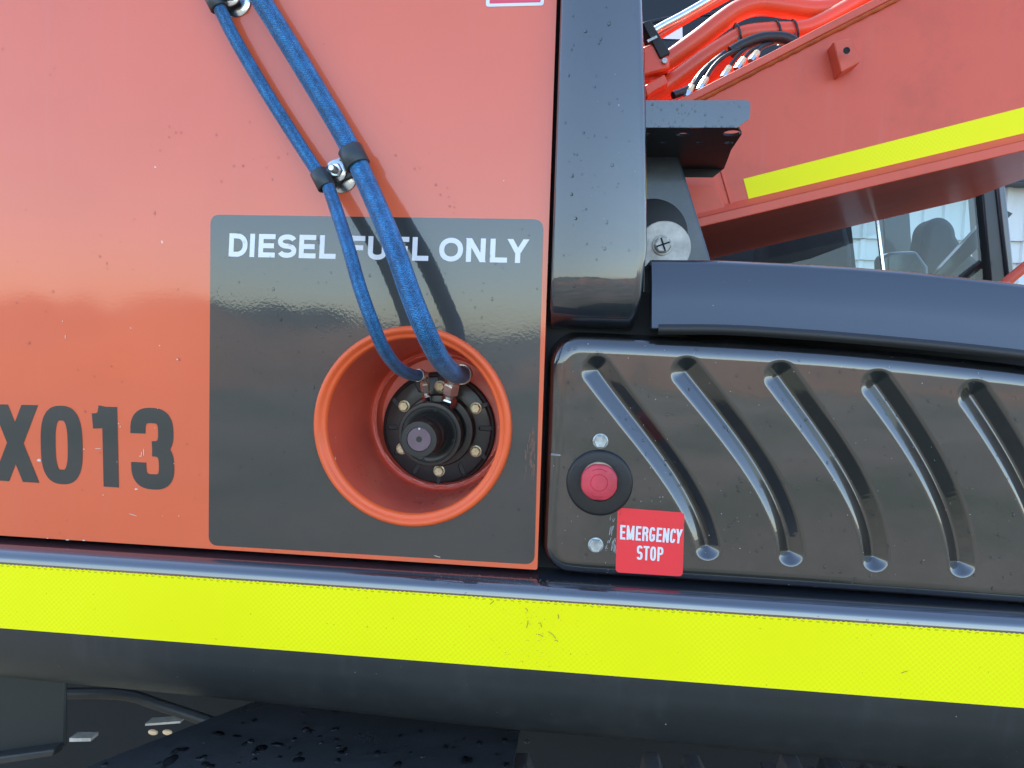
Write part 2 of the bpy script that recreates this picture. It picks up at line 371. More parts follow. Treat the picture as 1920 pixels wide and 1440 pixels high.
# ------------------------------------------------------------------ letters drawn as strokes
def arc_pts(cx, cy, rx, ry, a0, a1, n=18, p=2.0):
    out = []
    for k in range(n + 1):
        a = math.radians(a0 + (a1 - a0) * k / n); c, s = math.cos(a), math.sin(a)
        out.append((cx + rx * math.copysign(abs(c) ** (2 / p), c), cy + ry * math.copysign(abs(s) ** (2 / p), s)))
    return out
def glyph(ch, w, h, t, p=2.0):
    L, R, B, T = t / 2, w - t / 2, t / 2, h - t / 2; m = h / 2; e = t * .2
    if ch == 'I': return [[(w / 2, 0), (w / 2, h)]]
    if ch == 'E': return [[(L, 0), (L, h)], [(e, T), (w, T)], [(e, m), (w * .93, m)], [(e, B), (w, B)]]
    if ch == 'F': return [[(L, 0), (L, h)], [(e, T), (w, T)], [(e, m), (w * .9, m)]]
    if ch == 'L': return [[(L, 0), (L, h)], [(e, B), (w, B)]]
    if ch == 'T': return [[(w / 2, 0), (w / 2, h)], [(0, T), (w, T)]]
    if ch == 'D': return [[(L, 0), (L, h)], [(e, T)] + arc_pts(w * .42, m, R - w * .42, T - m, 90, -90, 24, p) + [(e, B)]]
    if ch == 'O' or ch == '0':
        a = arc_pts(w / 2, m, R - w / 2, T - m, 90, 450, 48, p); return [a]
    if ch == 'C': return [arc_pts(w / 2, m, R - w / 2, T - m, 32 if p < 2.5 else 22, 328 if p < 2.5 else 338, 34, p)]
    if ch == 'G': return [arc_pts(w / 2, m, R - w / 2, T - m, 30, 360 - 5, 36, p), [(w / 2, m - t * .5), (w, m - t * .5)], [(R, m), (R, h * .1)]]
    if ch == 'U':
        return [[(L, h), (L, h * .35)] + arc_pts(w / 2, h * .32, R - w / 2, h * .32 - B, 180, 360, 16, p) + [(R, h * .35), (R, h)]]
    if ch == 'S':
        ry = (h - t) / 4
        return [arc_pts(w / 2, T - ry, (w - t) / 2, ry, 18, 270, 22, p) + arc_pts(w / 2, B + ry, (w - t) / 2, ry, 90, -162, 22, p)[1:]]
    if ch == '3':
        ry = (h - t) / 4
        return [[(L, T - ry * 1.1)] + arc_pts(w / 2, T - ry, (w - t) / 2, ry, 180, -90, 30, p), arc_pts(w / 2, B + ry, (w - t) / 2, ry, 90, -180, 30, p) + [(L, B + ry * 1.15)]]
    if ch == '1': return [[(w - t / 2, 0), (w - t / 2, h)], [(0, h - t * .95), (w * .28, h - t * .92), (w * .5, h - t * .6), (w * .56, h)]]
    if ch == 'P': return [[(L, 0), (L, h)], [(e, T)] + arc_pts(w * .5, h * .72, R - w * .5, T - h * .72, 90, -90, 16, p) + [(e, h * .72 * 2 - T)]]
    if ch == 'R': return [[(L, 0), (L, h)], [(e, T)] + arc_pts(w * .5, h * .74, R - w * .5, T - h * .74, 90, -90, 16, p) + [(e, h * .74 * 2 - T)], [(w * .62, h * .5), (R, h * .36), (R + t * .05, 0)]]
    if ch == 'N': return [[(L, 0), (L, h)], [(R, 0), (R, h)], [(L * .9, h), (R + L * .1, 0)]]
    if ch == 'M': return [[(L, 0), (L, h)], [(R, 0), (R, h)], [(L, h), (w / 2, h * .04)], [(w / 2, h * .04), (R, h)]]
    if ch == 'Y': return [[(L, h), (w / 2, h * .42)], [(R, h), (w / 2, h * .42)], [(w / 2, 0), (w / 2, h * .5)]]
    if ch == 'X': return [[(L, h), (R, 0)], [(R, h), (L, 0)]]
    return []
def stroke_bm(bm, pts, t, fmap, layer, h):
    closed = (Vector(pts[0]) - Vector(pts[-1])).length < 1e-6
    P = [Vector(p) for p in (pts[:-1] if closed else pts)]
    P = [p for i, p in enumerate(P) if i == 0 or (p - P[i - 1]).length > 1e-7]
    N = len(P); A = []; B = []
    for i in range(N):
        a = P[(i - 1) % N] if (closed or i) else P[0]; b = P[(i + 1) % N] if (closed or i < N - 1) else P[-1]
        d1 = (P[i] - a).normalized() if (P[i] - a).length > 1e-9 else (b - P[i]).normalized()
        d2 = (b - P[i]).normalized() if (b - P[i]).length > 1e-9 else d1
        n1, n2 = Vector((-d1.y, d1.x)), Vector((-d2.y, d2.x)); m = (n1 + n2)
        m = m.normalized() if m.length > .1 else n1
        k = t / 2 / max(.5, m.dot(n1))
        A.append(P[i] + m * k); B.append(P[i] - m * k)
    diag = len(P) == 2 and abs(P[0].x - P[1].x) > 1e-6 and abs(P[0].y - P[1].y) > 1e-6
    if diag:                                              # diagonals are cut level with top and foot
        d = P[1] - P[0]; hw = t / 2 * d.length / abs(d.y)
        A = [P[0] + Vector((hw, 0)), P[1] + Vector((hw, 0))]; B = [P[0] - Vector((hw, 0)), P[1] - Vector((hw, 0))]
    va = [bm.verts.new(fmap(q.x, q.y, layer)) for q in A]; vb = [bm.verts.new(fmap(q.x, q.y, layer)) for q in B]
    for i in range(N if closed else N - 1):
        j = (i + 1) % N; bm.faces.new((va[i], va[j], vb[j], vb[i]))
def text_bm(spec, quad, Wd, H, y0, p=2.0):
    """spec: (char, x, width, stroke) laid in a Wd x H box mapped to the flat quad (bl, br, tl, tr) in x,z"""
    bm = bmesh.new(); bl, br, tl, tr = [Vector(q) for q in quad]; lay = [0]
    def fmap(x, z, layer):
        u, v = x / Wd, z / H
        q = (bl * (1 - u) + br * u) * (1 - v) + (tl * (1 - u) + tr * u) * v
        return (q.x, y0 - layer * 1.5e-5, q.y)
    for ch, x, wd, t in spec:
        for s in glyph(ch, wd, H, t, p):
            lay[0] = (lay[0] + 1) % 12
            stroke_bm(bm, [(a + x, b) for a, b in s], t, fmap, lay[0], H)
    return bm

# ------------------------------------------------------------------ droplets
def drops(bm, pts, seed=0):
    rnd = random.Random(seed)
    for (c, nrm, r, el) in pts:
        nrm = Vector(nrm).normalized(); c = Vector(c)
        t = nrm.cross(Vector((0, 0, 1))); t = t.normalized() if t.length > .1 else Vector((1, 0, 0)); s = t.cross(nrm).normalized()
        n = 10; top = bm.verts.new(c + nrm * r * .55); rr = []
        ph = rnd.random() * 6
        for k1, (fr, fh) in enumerate(((.55, .47), (.9, .22), (1.0, -.02))):
            ring = []
            for k in range(n):
                a = 2 * math.pi * k / n; wob = 1 + .12 * math.sin(2 * a + ph)
                off = t * math.cos(a) * r * fr * wob + s * math.sin(a) * r * fr * wob * el
                ring.append(bm.verts.new(c + off + nrm * r * fh))
            rr.append(ring)
        for k in range(n): bm.faces.new((top, rr[0][k], rr[0][(k + 1) % n]))
        for a, b in zip(rr, rr[1:]):
            for k in range(n): bm.faces.new((a[k], b[k], b[(k + 1) % n], a[(k + 1) % n]))
    return bm

# ================================================================== THE SETTING
def ground_mat():
    m = bpy.data.materials.new('yard_ground'); m.use_nodes = True
    n = m.node_tree.nodes; l = m.node_tree.links; b = n['Principled BSDF']; b.inputs['Roughness'].default_value = .95
    tc = n.new('ShaderNodeTexCoord')
    a = n.new('ShaderNodeTexNoise'); a.inputs['Scale'].default_value = .35; a.inputs['Detail'].default_value = 8; l.new(tc.outputs['Object'], a.inputs['Vector'])
    g = n.new('ShaderNodeTexNoise'); g.inputs['Scale'].default_value = 9; g.inputs['Detail'].default_value = 8; l.new(tc.outputs['Object'], g.inputs['Vector'])
    cr = n.new('ShaderNodeValToRGB'); e = cr.color_ramp.elements
    e[0].position = .40; e[0].color = (.135, .12, .10, 1); e[1].position = .62; e[1].color = (.055, .07, .045, 1)
    x = cr.color_ramp.elements.new(.5); x.color = (.10, .097, .078, 1)
    l.new(a.outputs[0], cr.inputs[0])
    mx = n.new('ShaderNodeMix'); mx.data_type = 'RGBA'; mx.blend_type = 'MULTIPLY'; mx.inputs[0].default_value = .6
    l.new(cr.outputs[0], mx.inputs[6]); mr = n.new('ShaderNodeMapRange'); mr.inputs[1].default_value = .3; mr.inputs[2].default_value = .7; mr.inputs[3].default_value = .5; mr.inputs[4].default_value = 1.3
    l.new(g.outputs[0], mr.inputs[0]); l.new(mr.outputs[0], mx.inputs[7]); l.new(mx.outputs[2], b.inputs['Base Color'])
    return m
bm = bmesh.new()
for x0, x1, y0, y1 in ((-900, 900, -900, 900),):
    vs = [bm.verts.new(v) for v in ((x0, y0, 0), (x1, y0, 0), (x1, y1, 0), (x0, y1, 0))]; bm.faces.new(vs)
props(mk('ground', bm, ground_mat(), smooth=None), kind='structure')
# a low wooded ridge a long way off behind the photographer, seen in the paint
bm = bmesh.new(); N = 240; ra = []; rb = []; rc = []
rnd = random.Random(3)
for k in range(N):
    a = 2 * math.pi * k / N; r = 150 + 20 * math.sin(3 * a) + 10 * math.sin(7 * a + 1)
    hh = 3.6 + 1.8 * math.sin(5 * a) + 1.2 * math.sin(13 * a + 2) + rnd.random() * 1.8
    ra.append(bm.verts.new((r * math.cos(a), r * math.sin(a), -.1))); rb.append(bm.verts.new(((r + 5) * math.cos(a), (r + 5) * math.sin(a), hh)))
    rc.append(bm.verts.new(((r + 60) * math.cos(a), (r + 60) * math.sin(a), -.1)))
for k in range(N):
    j = (k + 1) % N; bm.faces.new((ra[k], ra[j], rb[j], rb[k])); bm.faces.new((rb[k], rb[j], rc[j], rc[k]))
hm = mat('hazed_ridge', (.10, .11, .10), .9, var=.5, var_scale=.3)  # base colour lifted to carry distance haze
props(mk('hills', bm, hm, smooth=None), kind='structure')

# unseen bank added behind the camera to put warm blotches in the glossy panels
bm = bmesh.new(); N = 200; ra = []; rb = []; rc = []
for k in range(N + 1):
    a = math.radians(195 + 150 * k / N); r = 24 + 3 * math.sin(4 * a); hh = max(.05, 1.35 + .55 * math.sin(9 * a + 1) + .35 * math.sin(23 * a) + rnd.random() * .15)
    ra.append(bm.verts.new((r * math.cos(a), r * math.sin(a), -.05))); rb.append(bm.verts.new(((r + 1.6) * math.cos(a), (r + 1.6) * math.sin(a), hh))); rc.append(bm.verts.new(((r + 6) * math.cos(a), (r + 6) * math.sin(a), -.05)))
for k in range(N): bm.faces.new((ra[k], ra[k + 1], rb[k + 1], rb[k])); bm.faces.new((rb[k], rb[k + 1], rc[k + 1], rc[k]))
props(mk('reflection_bank', bm, mat('reflection_bank_red_brown', (.19, .11, .075), .95, var=.5, var_scale=.5, dirt=(.06, .08, .09), dirt_scale=.25, dirt_amt=.9), smooth=60), kind='structure')
# white corrugated shed behind the machine
YS = 7.0
shed = thing('metal_shed', 'white corrugated metal shed wall seen behind the cab', 'shed', (4, YS, 0))
def corr(x0, x1, z0, z1, y, nm):
    bm = bmesh.new(); xs = []; x = x0; pit = .19
    while x < x1:
        xs += [(x, 0), (x + .11, 0), (x + .125, -.028), (x + .165, -.028), (x + .18, 0)]; x += pit
    a = [bm.verts.new((q[0], y + q[1], z0)) for q in xs]; b = [bm.verts.new((q[0], y + q[1] , z1)) for q in xs]
    for i in range(len(xs) - 1): bm.faces.new((a[i], a[i + 1], b[i + 1], b[i]))
    return mk(nm, bm, 'wallwhite', shed, smooth=None)
ztop = at(1900, 352, YS).z; zr = [ztop, at(1640, 438, YS).z, at(1900, 463, YS).z - .1, 1.35, .65, 0.0]
for i in range(len(zr) - 1): corr(-3, 12, zr[i + 1] - (.05 if i < len(zr) - 2 else 0), zr[i], YS + i * .035, 'wall_sheet')
bm = bmesh.new(); box(bm, -3.2, 12.2, YS - .28, YS + .6, ztop, ztop + .5); mk('eave', bm, 'beam', shed, bevel=.01)
bm = bmesh.new(); box(bm, -3, 12, YS + .25, YS + .5, 0, ztop); mk('backing', bm, 'beam', shed)

# ================================================================== THE EXCAVATOR
EX = thing('excavator', 'orange and black excavator seen close up at its fuel filler side, wet with rain', 'excavator', (0, .8, 0))

# ---- orange side door with the filler hole
BC = ax(772.5, 800, 0); BR = .1160
door_r = ax(1043, 0)[0] + .0005; zb = 1.2853; zt = 2.25
outer = rpoly([(-1.6, zb), (door_r, zb), (door_r, zt), (-1.6, zt)], [.002, .003, .003, .002])
bm = bmesh.new(); sheet_with_hole(bm, outer, circ(BC, BR - .006, 72), 0.0, .022)
door = mk('side_door', bm, 'orange', EX, 'glossy orange steel side door with the round fuel filler opening', smooth=30)
bd = door.modifiers.new('bevel', 'BEVEL'); bd.width = .0012; bd.segments = 2; bd.limit_method = 'ANGLE'; bd.angle_limit = math.radians(50)
# body frame behind door and covers, dark
bm = bmesh.new(); sheet_with_hole(bm, [(-1.6, 1.14), (.9, 1.14), (.9, 1.50), (door_r + .16, 1.50), (door_r + .16, 1.6), (door_r + .03, 1.62), (door_r + .03, 2.25), (-1.6, 2.25)], circ(BC, BR + .004, 48), .032, .06)
mk('body_frame', bm, 'dark', EX, smooth=None)

# ---- black DIESEL FUEL ONLY sign
q = [ax(391.5, 1022), ax(1002, 1058.5), ax(1019, 411.5), ax(395, 402.5)]
so_ = rpoly(q, .0115, 7)
bm = bmesh.new(); sheet_with_hole(bm, so_, circ(BC, BR + .0006, 72), -.0004, -.00002)
sign = mk('fuel_sign', bm, 'sign', EX, 'black rounded sticker reading DIESEL FUEL ONLY around the filler', smooth=None)
tq = [ax(427, 481), ax(988, 493.5), ax(429, 437.5), ax(990, 449)]
# widths in photo pixels along the line
W_, H_ = 560.0, 43.5; t = 9.2
tops = [('D', 2, 36), ('I', 43.5, 7.5), ('E', 59.5, 32), ('S', 96.5, 36), ('E', 137.5, 32), ('L', 176.5, 31),
        ('F', 232, 30), ('U', 268, 35), ('E', 311.5, 32.5), ('L', 350.5, 30),
        ('O', 400, 43.5), ('N', 449.5, 35), ('L', 493, 31), ('Y', 524, 38)]
mk('lettering', text_bm([(c, x, wd, t) for c, x, wd in tops], tq, W_, H_, -.00055, 2.15), 'white', sign, smooth=None)
# scuff of bare primer on the sign's right edge
def blob(bm, pts, y, jit=.0):
    vs = [bm.verts.new((p[0] + random.uniform(-jit, jit), y, p[1] + random.uniform(-jit, jit))) for p in pts]; bm.faces.new(vs)
bm = bmesh.new()
for k in range(46):
    u = random.random(); px = 1002 - abs(random.gauss(0, 7)); py = 800 + u * 85; L = random.uniform(6, 22); wd_ = random.uniform(.8, 2.6) * (1.3 - abs(u - .5) * 2)
    wd_ = max(.5, wd_); lean = random.uniform(-3, 1)
    blob(bm, [ax(px, py), ax(px + wd_, py + 1), ax(px + wd_ + lean, py + L), ax(px + lean, py + L - 2)], -.0005 - k * 3e-6)
mk('scuff_mark', bm, 'rust', EX, 'brown scuffed patch on the right edge of the black sign', smooth=None)

# ---- machine number, black print on the orange door
nq = [ax(-70, 897), ax(328, 920), ax(-72, 756.5), ax(324, 765.5)]
W2, H2 = 395.0, 147.0; t2 = 27.5
bm = text_bm([('X', 59, 86, 29), ('0', 150, 78, t2), ('1', 247.5, 46, 28), ('3', 317, 78, t2)], nq, W2, H2, -.0004, 2.9)
mk('model_number', bm, 'print', EX, 'large charcoal printed characters X013 on the orange door', smooth=None)

# ---- corner of a red and white sticker at the very top
bm = bmesh.new(); sheet_with_hole(bm, rpoly([ax(911, 13), ax(1019.5, 10.5), ax(1023, -90), ax(913, -90)], .0035), None, -.0004)
st = mk('warning_sticker', bm, 'white', EX, 'lower edge of a white bordered red sticker at the top of the door', smooth=None)
bm = bmesh.new(); sheet_with_hole(bm, rpoly([ax(918, 7), ax(1013.5, 4.5), ax(1016, -84), ax(920, -84)], .001), None, -.0006)
mk('red_field', bm, 'redprint', st, smooth=None)

# ---- recess
rec = thing('filler_recess', None, None); rec.name = 'filler_recess'; attach(rec, EX); rec.location = (0, 0, 0)
del_keys = [k for k in rec.keys()]
rec['label'] = 'round orange steel bucket recess that holds the fuel receiver'
BCb = ax(825, 788, .13)
bm = bmesh.new()
lathe(bm, [(BR, .0), (BR + .0002, -.004), (BR - .001, -.007), (BR - .004, -.0085), (BR - .0065, -.0075), (BR - .0085, -.0045), (BR - .0095, -.0035), (BR - .0115, -.004), (BR - .0135, -.0025), (BR - .0145, .002)], BC, 96)
mk('rim', bm, 'orange_rim', rec, smooth=60)
bm = bmesh.new(); R0 = BR - .0145
pr_ = [(R0, .002, 0)]
for k in range(1, 13):
    u = k / 12; pr_.append((R0 + (.0935 - R0) * u, .002 + .126 * u, u))
pr_ += [(.0922, .130, 1), (.090, .1305, 1)]
lathe(bm, pr_, BC, 96, BCb)
mk('recess_wall', bm, 'orange_in', rec, smooth=60)
FC = (-.2008, 1.4247); YF = .152
bm = bmesh.new()
# stepped floor with a ragged sealed edge
lathe(bm, [(.090, .1305, 1), (.0895, .1295, 1), (.087, .1300, 1), (.0862, .1330, 1), (.0855, .1445, 1), (.083, .1475, 1)], BC, 96, BCb)
lathe(bm, [(.0832, .1475), (.040, .1480)], BCb, 96)
mk('recess_floor', bm, 'orange_in', rec, smooth=50)
bm = bmesh.new(); n_ = 110
ring = []
for k in range(n_):
    a = 2 * math.pi * k / n_; rr = .0888 + random.uniform(-.0007, .0007); ring.append((BCb[0] + rr * math.cos(a), .1298 + random.uniform(-.0004, .0004), BCb[1] + rr * math.sin(a)))
tube(bm, ring + [ring[0]], .0013, 6, 1)
mk('sealant_bead', bm, 'orange_in', rec, 'ragged sealed joint round the recess floor', smooth=60)

# ---- fuel receiver
fr = thing('fuel_receiver', None, None); attach(fr, EX); fr['label'] = 'black metal fuel receiver with bolted flange and protruding nozzle plug'
bm = bmesh.new()
lathe(bm, [(.0, .1465), (.0745, .1465), (.0765, .1455), (.0770, .1435), (.0765, .1415), (.0745, .1402), (.040, .1400)], FC, 96)
mk('gasket', bm, 'rubber', fr, smooth=50)
# flange with slots cut as pockets
FCf = FC
bm = bmesh.new()
lathe(bm, [(.0722, .1405), (.0725, .1375), (.0718, .1360), (.0700, .1353), (.044, .1352), (.0, .1352)], FCf, 96)
mk('flange', bm, 'receiver', fr, smooth=45)
def pk(px, py, Y): return ax(px, py, Y)
# slots: dark capsule rings slightly proud of the flange with a sunken floor
for px, py, ang, L in ((737, 801, 0, 9), (910, 803, 0, 12), (903, 853, -40, 9), (866, 880, -65, 12), (780, 880, 62, 10), (905, 761, 25, 9), (743, 756, 130, 10), (822, 899, 90, 7), (785, 725, 120, 10), (826, 711, 90, 7), (748, 846, 30, 8)):
    c = pk(px, py, .135); s = .00072 * L * .75; a = math.radians(ang); rw = .0034
    cap = []
    for sg, a0 in ((1, -90), (-1, 90)):
        for k in range(9):
            b = math.radians(a0 + 180 * k / 8); x = sg * s + rw * math.cos(b); z = rw * math.sin(b)
            cap.append((c[0] + x * math.cos(a) - z * math.sin(a), c[1] + x * math.sin(a) + z * math.cos(a)))
    bm = bmesh.new()
    cc = Vector((sum(p[0] for p in cap) / len(cap), sum(p[1] for p in cap) / len(cap)))
    ls = []
    for f, y in ((1.0, .1351), (1.0, .1343), (.86, .1341), (.78, .1349)):
        ls.append([bm.verts.new((cc.x + (p[0] - cc.x) * f, y, cc.y + (p[1] - cc.y) * f)) for p in cap])
    for A, B in zip(ls, ls[1:]):
        for i in range(len(cap)):
            j = (i + 1) % len(cap); bm.faces.new((A[i], A[j], B[j], B[i]))
    bm.faces.new(ls[-1])
    mk('slot', bm, 'rubber', fr, smooth=40)
# bolts
bm = bmesh.new()
lathe(bm, [(.0078, .0), (.0078, -.0012), (.0062, -.0016)], (0, 0), 20)
hexr = .0066
lathe(bm, [(hexr, -.0012), (hexr, -.0052), (hexr * .86, -.0062), (.0, -.0061)], (0, 0), 6)
bolt0 = None
for i, (px, py) in enumerate(((824, 725), (756, 762), (891, 766), (891, 847), (822, 884), (752, 842))):
    c = pk(px, py, .130)
    if bolt0 is None:
        bolt0 = mk('bolt', bm, 'zincy', None, smooth=30); bolt0.location = (c[0], .1352, c[1]); attach(bolt0, fr)
    else: place(bolt0, bolt0, (c[0], .1352, c[1]), fr)
def cyl(bm, prof, c, n=64): return lathe(bm, prof, c, n)
bm = bmesh.new(); cyl(bm, [(.0475, .1352), (.0475, .118), (.046, .116), (.038, .1155)], (FC[0] + .004, FC[1] + .001))
mk('neck', bm, 'receiver', fr, smooth=45)
bm = bmesh.new(); cyl(bm, [(.0375, .118), (.0385, .108), (.0400, .098), (.0412, .0935), (.0412, .0865), (.0402, .0850), (.0365, .0848), (.0358, .0858), (.0350, .0858), (.0343, .0848), (.0285, .0850), (.0270, .0862), (.020, .0862)], FC, 96)
mk('collar', bm, 'receiver', fr, smooth=40)
for px, py in ((816, 769), (850, 827), (793, 862)):
    c = pk(px, py, .085); bm = bmesh.new(); cyl(bm, [(.0024, .0850), (.0024, .0838), (.0017, .0836), (.0012, .0846), (0, .0848)], c, 16)
    mk('set_screw', bm, 'rubber', fr, smooth=40)
bm = bmesh.new(); cyl(bm, [(.0235, .0865), (.0235, .060), (.0215, .058), (.0212, .045), (.0222, .042), (.0222, .029), (.0213, .0265), (.0150, .0262), (.0146, .0275), (.0, .0275)], (FC[0], FC[1] + .0012), 64)
mk('nozzle_body', bm, 'receiver', fr, smooth=40)
bm = bmesh.new(); cyl(bm, [(.0145, .0278), (.0145, .0270), (.0138, .0264), (.0036, .0266), (.0034, .0275), (.0026, .0285), (.0016, .0280), (0, .0278)], (FC[0], FC[1] + .0012), 48)
mk('poppet', bm, 'cap', fr, 'purple brown poppet face in the middle of the nozzle plug', smooth=40)
bm = bmesh.new(); box(bm, FC[0] - .001, FC[0] + .0018, .0245, .027, FC[1] + .0125, FC[1] + .0155); mk('locating_key', bm, 'steel_dull', fr, bevel=.0006)

def hexnut(bm, p0, p1, r, ph=.3):
    d, s, t, L = rot_frame(p0, p1); P0, P1 = Vector(p0), Vector(p1)
    rod(bm, P0, P0 + (P1 - P0) * .12, r * .86, 6, r, True, ph); rod(bm, P0 + (P1 - P0) * .12, P0 + (P1 - P0) * .88, r, 6, None, False, ph); rod(bm, P0 + (P1 - P0) * .88, P1, r, 6, r * .86, True, ph)
# fittings at the hose ends
def fitting(p_end, p_elb, p_n1, p_n2, p_b, r, s):
    bm = bmesh.new(); tube(bm, [p_end, p_end.lerp(p_elb, .6), p_elb, p_elb.lerp(p_n1, .6), p_n1, p_b], r * .62, 14, 6)
    f = mk('hose_fitting', bm, 'nickel', fr, s, smooth=60)
    bm = bmesh.new(); hexnut(bm, p_n1, p_n1.lerp(p_n2, .46), r); mk('nut', bm, 'nickel', f, smooth=25)
    bm = bmesh.new(); hexnut(bm, p_n1.lerp(p_n2, .62), p_n2, r * .95, .5); mk('nut', bm, 'zinc', f, smooth=25)
    return f
fitting(at(786, 704, .062), at(799, 703, .078), at(796, 716, .093), at(801, 753, .112), at(802, 760, .125), .0062, 'small nickel elbow fitting on the thin hose end')
fitting(at(866, 702, .064), at(872, 702, .088), at(848, 717, .092), at(840, 762, .110), at(838, 768, .125), .0108, 'large nickel elbow fitting on the thick hose end')

# ---- blue hoses
def hose(pts, r, label):
    P = [at(*p) for p in pts]
    root = thing('blue_hose', label, 'hose', P[0], 'blue braided fuel hoses clamped to the door')
    bm = bmesh.new(); tube(bm, P, r, 28, 14, True)
    mk('braided_sleeve', bm, 'hose', root, smooth=80)
    e, d = P[-1], (P[-1] - P[-2]).normalized()
    bm = bmesh.new(); a = e - d * .004; rod(bm, a, e + d * .0035, r * 1.12, 32); mk('ferrule', bm, 'nickel', root, smooth=40, bevel=.0004)
    return P
h1 = hose([(362, -60, -.012), (398, -10, -.016), (440, 72, -.016), (500, 174, -.016), (556, 262, -.018), (590, 314, -.024), (613, 345, -.027), (636, 410, -.048), (655, 470, -.066), (675, 540, -.076), (698, 604, -.074), (720, 655, -.050), (745, 688, -.005), (770, 702, .040), (786, 704, .062)], .0073, 'thinner blue braided hose, left of the two, running down into the filler')
h2 = hose([(455, -70, -.02), (485, -8, -.022), (520, 48, -.022), (580, 146, -.022), (628, 226, -.024), (655, 275, -.030), (676, 318, -.034), (712, 398, -.058), (742, 472, -.078), (770, 552, -.088), (795, 614, -.088), (820, 665, -.056), (843, 694, .000), (858, 702, .044), (867, 702, .064)], .0112, 'thicker blue braided hose, right of the two, running down into the filler')

# ---- hose clamps
def clampset(cx_, cy_, full=True, label=''):
    root = thing('hose_clamp', None, None); attach(root, EX); root['label'] = label
    c = at(cx_ , cy_, -.012)
    b = at(cx_ + 8, cy_ + 8, -.002)
    bm = bmesh.new(); lathe(bm, [(.0, -.0001), (.0195, -.0001), (.0195, -.0016), (.0188, -.0021), (.0, -.0022)], (b.x, b.z), 48); mk('washer', bm, 'zinc', root, 'wide zinc penny washer flat on the door', smooth=40)
    bm = bmesh.new(); lathe(bm, [(.0, -.0125), (.0125, -.0125), (.0125, -.0140), (.0120, -.0144), (.0, -.0144)], (c.x, c.z), 40); mk('washer', bm, 'zinc', root, smooth=40)
    bm = bmesh.new(); lathe(bm, [(.0085, -.0144), (.0085, -.0190), (.0074, -.0203), (.004, -.0203)], (c.x, c.z), 6); mk('nut', bm, 'zinc', root, smooth=25)
    bm = bmesh.new(); pf = [(.0043, -.002)]
    for k in range(9): pf += [(.0043, -.0195 - k * .001), (.0038, -.0200 - k * .001)]
    pf += [(.0040, -.0292), (.0030, -.0302), (0, -.0303)]
    lathe(bm, pf, (c.x, c.z), 24); mk('bolt_shaft', bm, 'nickel', root, smooth=40)
    return root, c
cl, cc_ = clampset(631, 321, True, 'zinc bolted hose clamp with black rubber bands holding both blue hoses')
def band(pc, pdir, r, wdt, tail, root):
    d = pdir.normalized(); bm = bmesh.new()
    # open ended rubber lined loop round the hose
    n = 36; prof = [(-wdt / 2, .0), (-wdt / 2, .0016), (-wdt / 2 + .0008, .0024), (wdt / 2 - .0008, .0024), (wdt / 2, .0016), (wdt / 2, 0)]
    s = d.cross(Vector((0, 1, 0))).normalized(); t = s.cross(d).normalized(); rings = []
    for k in range(n):
        a = 2 * math.pi * k / n; v = s * math.cos(a) + t * math.sin(a)
        rings.append([bm.verts.new(pc + d * u + v * (r + h)) for u, h in prof])
    for k in range(n):
        A, B = rings[k], rings[(k + 1) % n]
        for i in range(len(prof)):
            j = (i + 1) % len(prof); bm.faces.new((A[i], A[j], B[j], B[i]))
    # flat tongue to the bolt
    e = tail; ux = (e - pc); ux.y = 0; ux = ux.normalized(); vz = d
    for y in (-.0122, -.0090):
        pts3 = [pc + ux * (r * .4) + vz * wdt / 2, e + ux * .004 + vz * wdt / 2, e + ux * .004 - vz * wdt / 2, pc + ux * (r * .4) - vz * wdt / 2]
        A = [bm.verts.new((p.x, y if i in (1, 2) else y, p.z)) for i, p in enumerate(pts3)]; B = [bm.verts.new((p.x, y + .0022, p.z)) for p in pts3]
        bm.faces.new(A); bm.faces.new(B[::-1])
        for i in range(4): bm.faces.new((A[i], A[(i + 1) % 4], B[(i + 1) % 4], B[i]))
    mk('clamp_band', bm, 'clamp', root, smooth=50, bevel=0)
band(at(605, 337, -.0265), at(617, 362, -.029) - at(592, 314, -.024), .0077, .0215, cc_, cl)
band(at(664, 296, -.032), at(676, 318, -.034) - at(655, 275, -.030), .0116, .0225, cc_, cl)
cl2, c2_ = clampset(432, -9, True, 'zinc hose clamp cut off by the top edge, between the two hoses')
band(at(404, 2, -.016), at(410, 10, -.016) - at(392, -25, -.016), .0077, .02, c2_, cl2)
cl2.location = (0, 0, 0)

# ---- corner post
pl = ax(1047, 0)[0] + .0035
prx_t = ax(1196, 0, -.02)[0]; prx_b = ax(1208, 500, -.02)[0]
pbz = ax(1120, 617, -.02)[1]
# section of the post, lofted along z
def post_section(x0, x1, yf, yb, r):
    out = [(x0, yb), (x0, yf + .004), (x0 + .003, yf)]
    for k in range(9):
        a = math.radians(90 * k / 8); out.append((x1 - r + r * math.sin(a), yf + r - r * math.cos(a)))
    out += [(x1 + .001, yb)]
    return out
bm = bmesh.new(); secs = []
x1a = ax(1203, 0, -.01)[0]; x1b = ax(1211, 200, -.01)[0]; x1c = ax(1213, 480, -.01)[0]; x1d = ax(1206, 560, -.01)[0]
zz = [2.3, ax(0 + 1200, 0)[1], ax(1200, 200)[1], ax(1200, 470)[1], ax(1200, 520)[1]]
xx = [x1a - .006, x1a, x1b, x1c, x1c - .003]
rows = list(zip(zz, xx, [-.018] * 5))
zc = pbz + .045                                  # the foot rolls back under
for k in range(1, 11):
    a = math.radians(90 * k / 10); rows.append((zc - .045 * math.sin(a), x1c - .003 - .010 * k / 10, -.018 + .045 * (1 - math.cos(a))))
for z, x1, yf in rows: secs.append([bm.verts.new((x, y, z)) for x, y in post_section(pl, x1, yf, .07, .010)])
for A, B in zip(secs, secs[1:]):
    for i in range(len(A) - 1): bm.faces.new((A[i], A[i + 1], B[i + 1], B[i]))
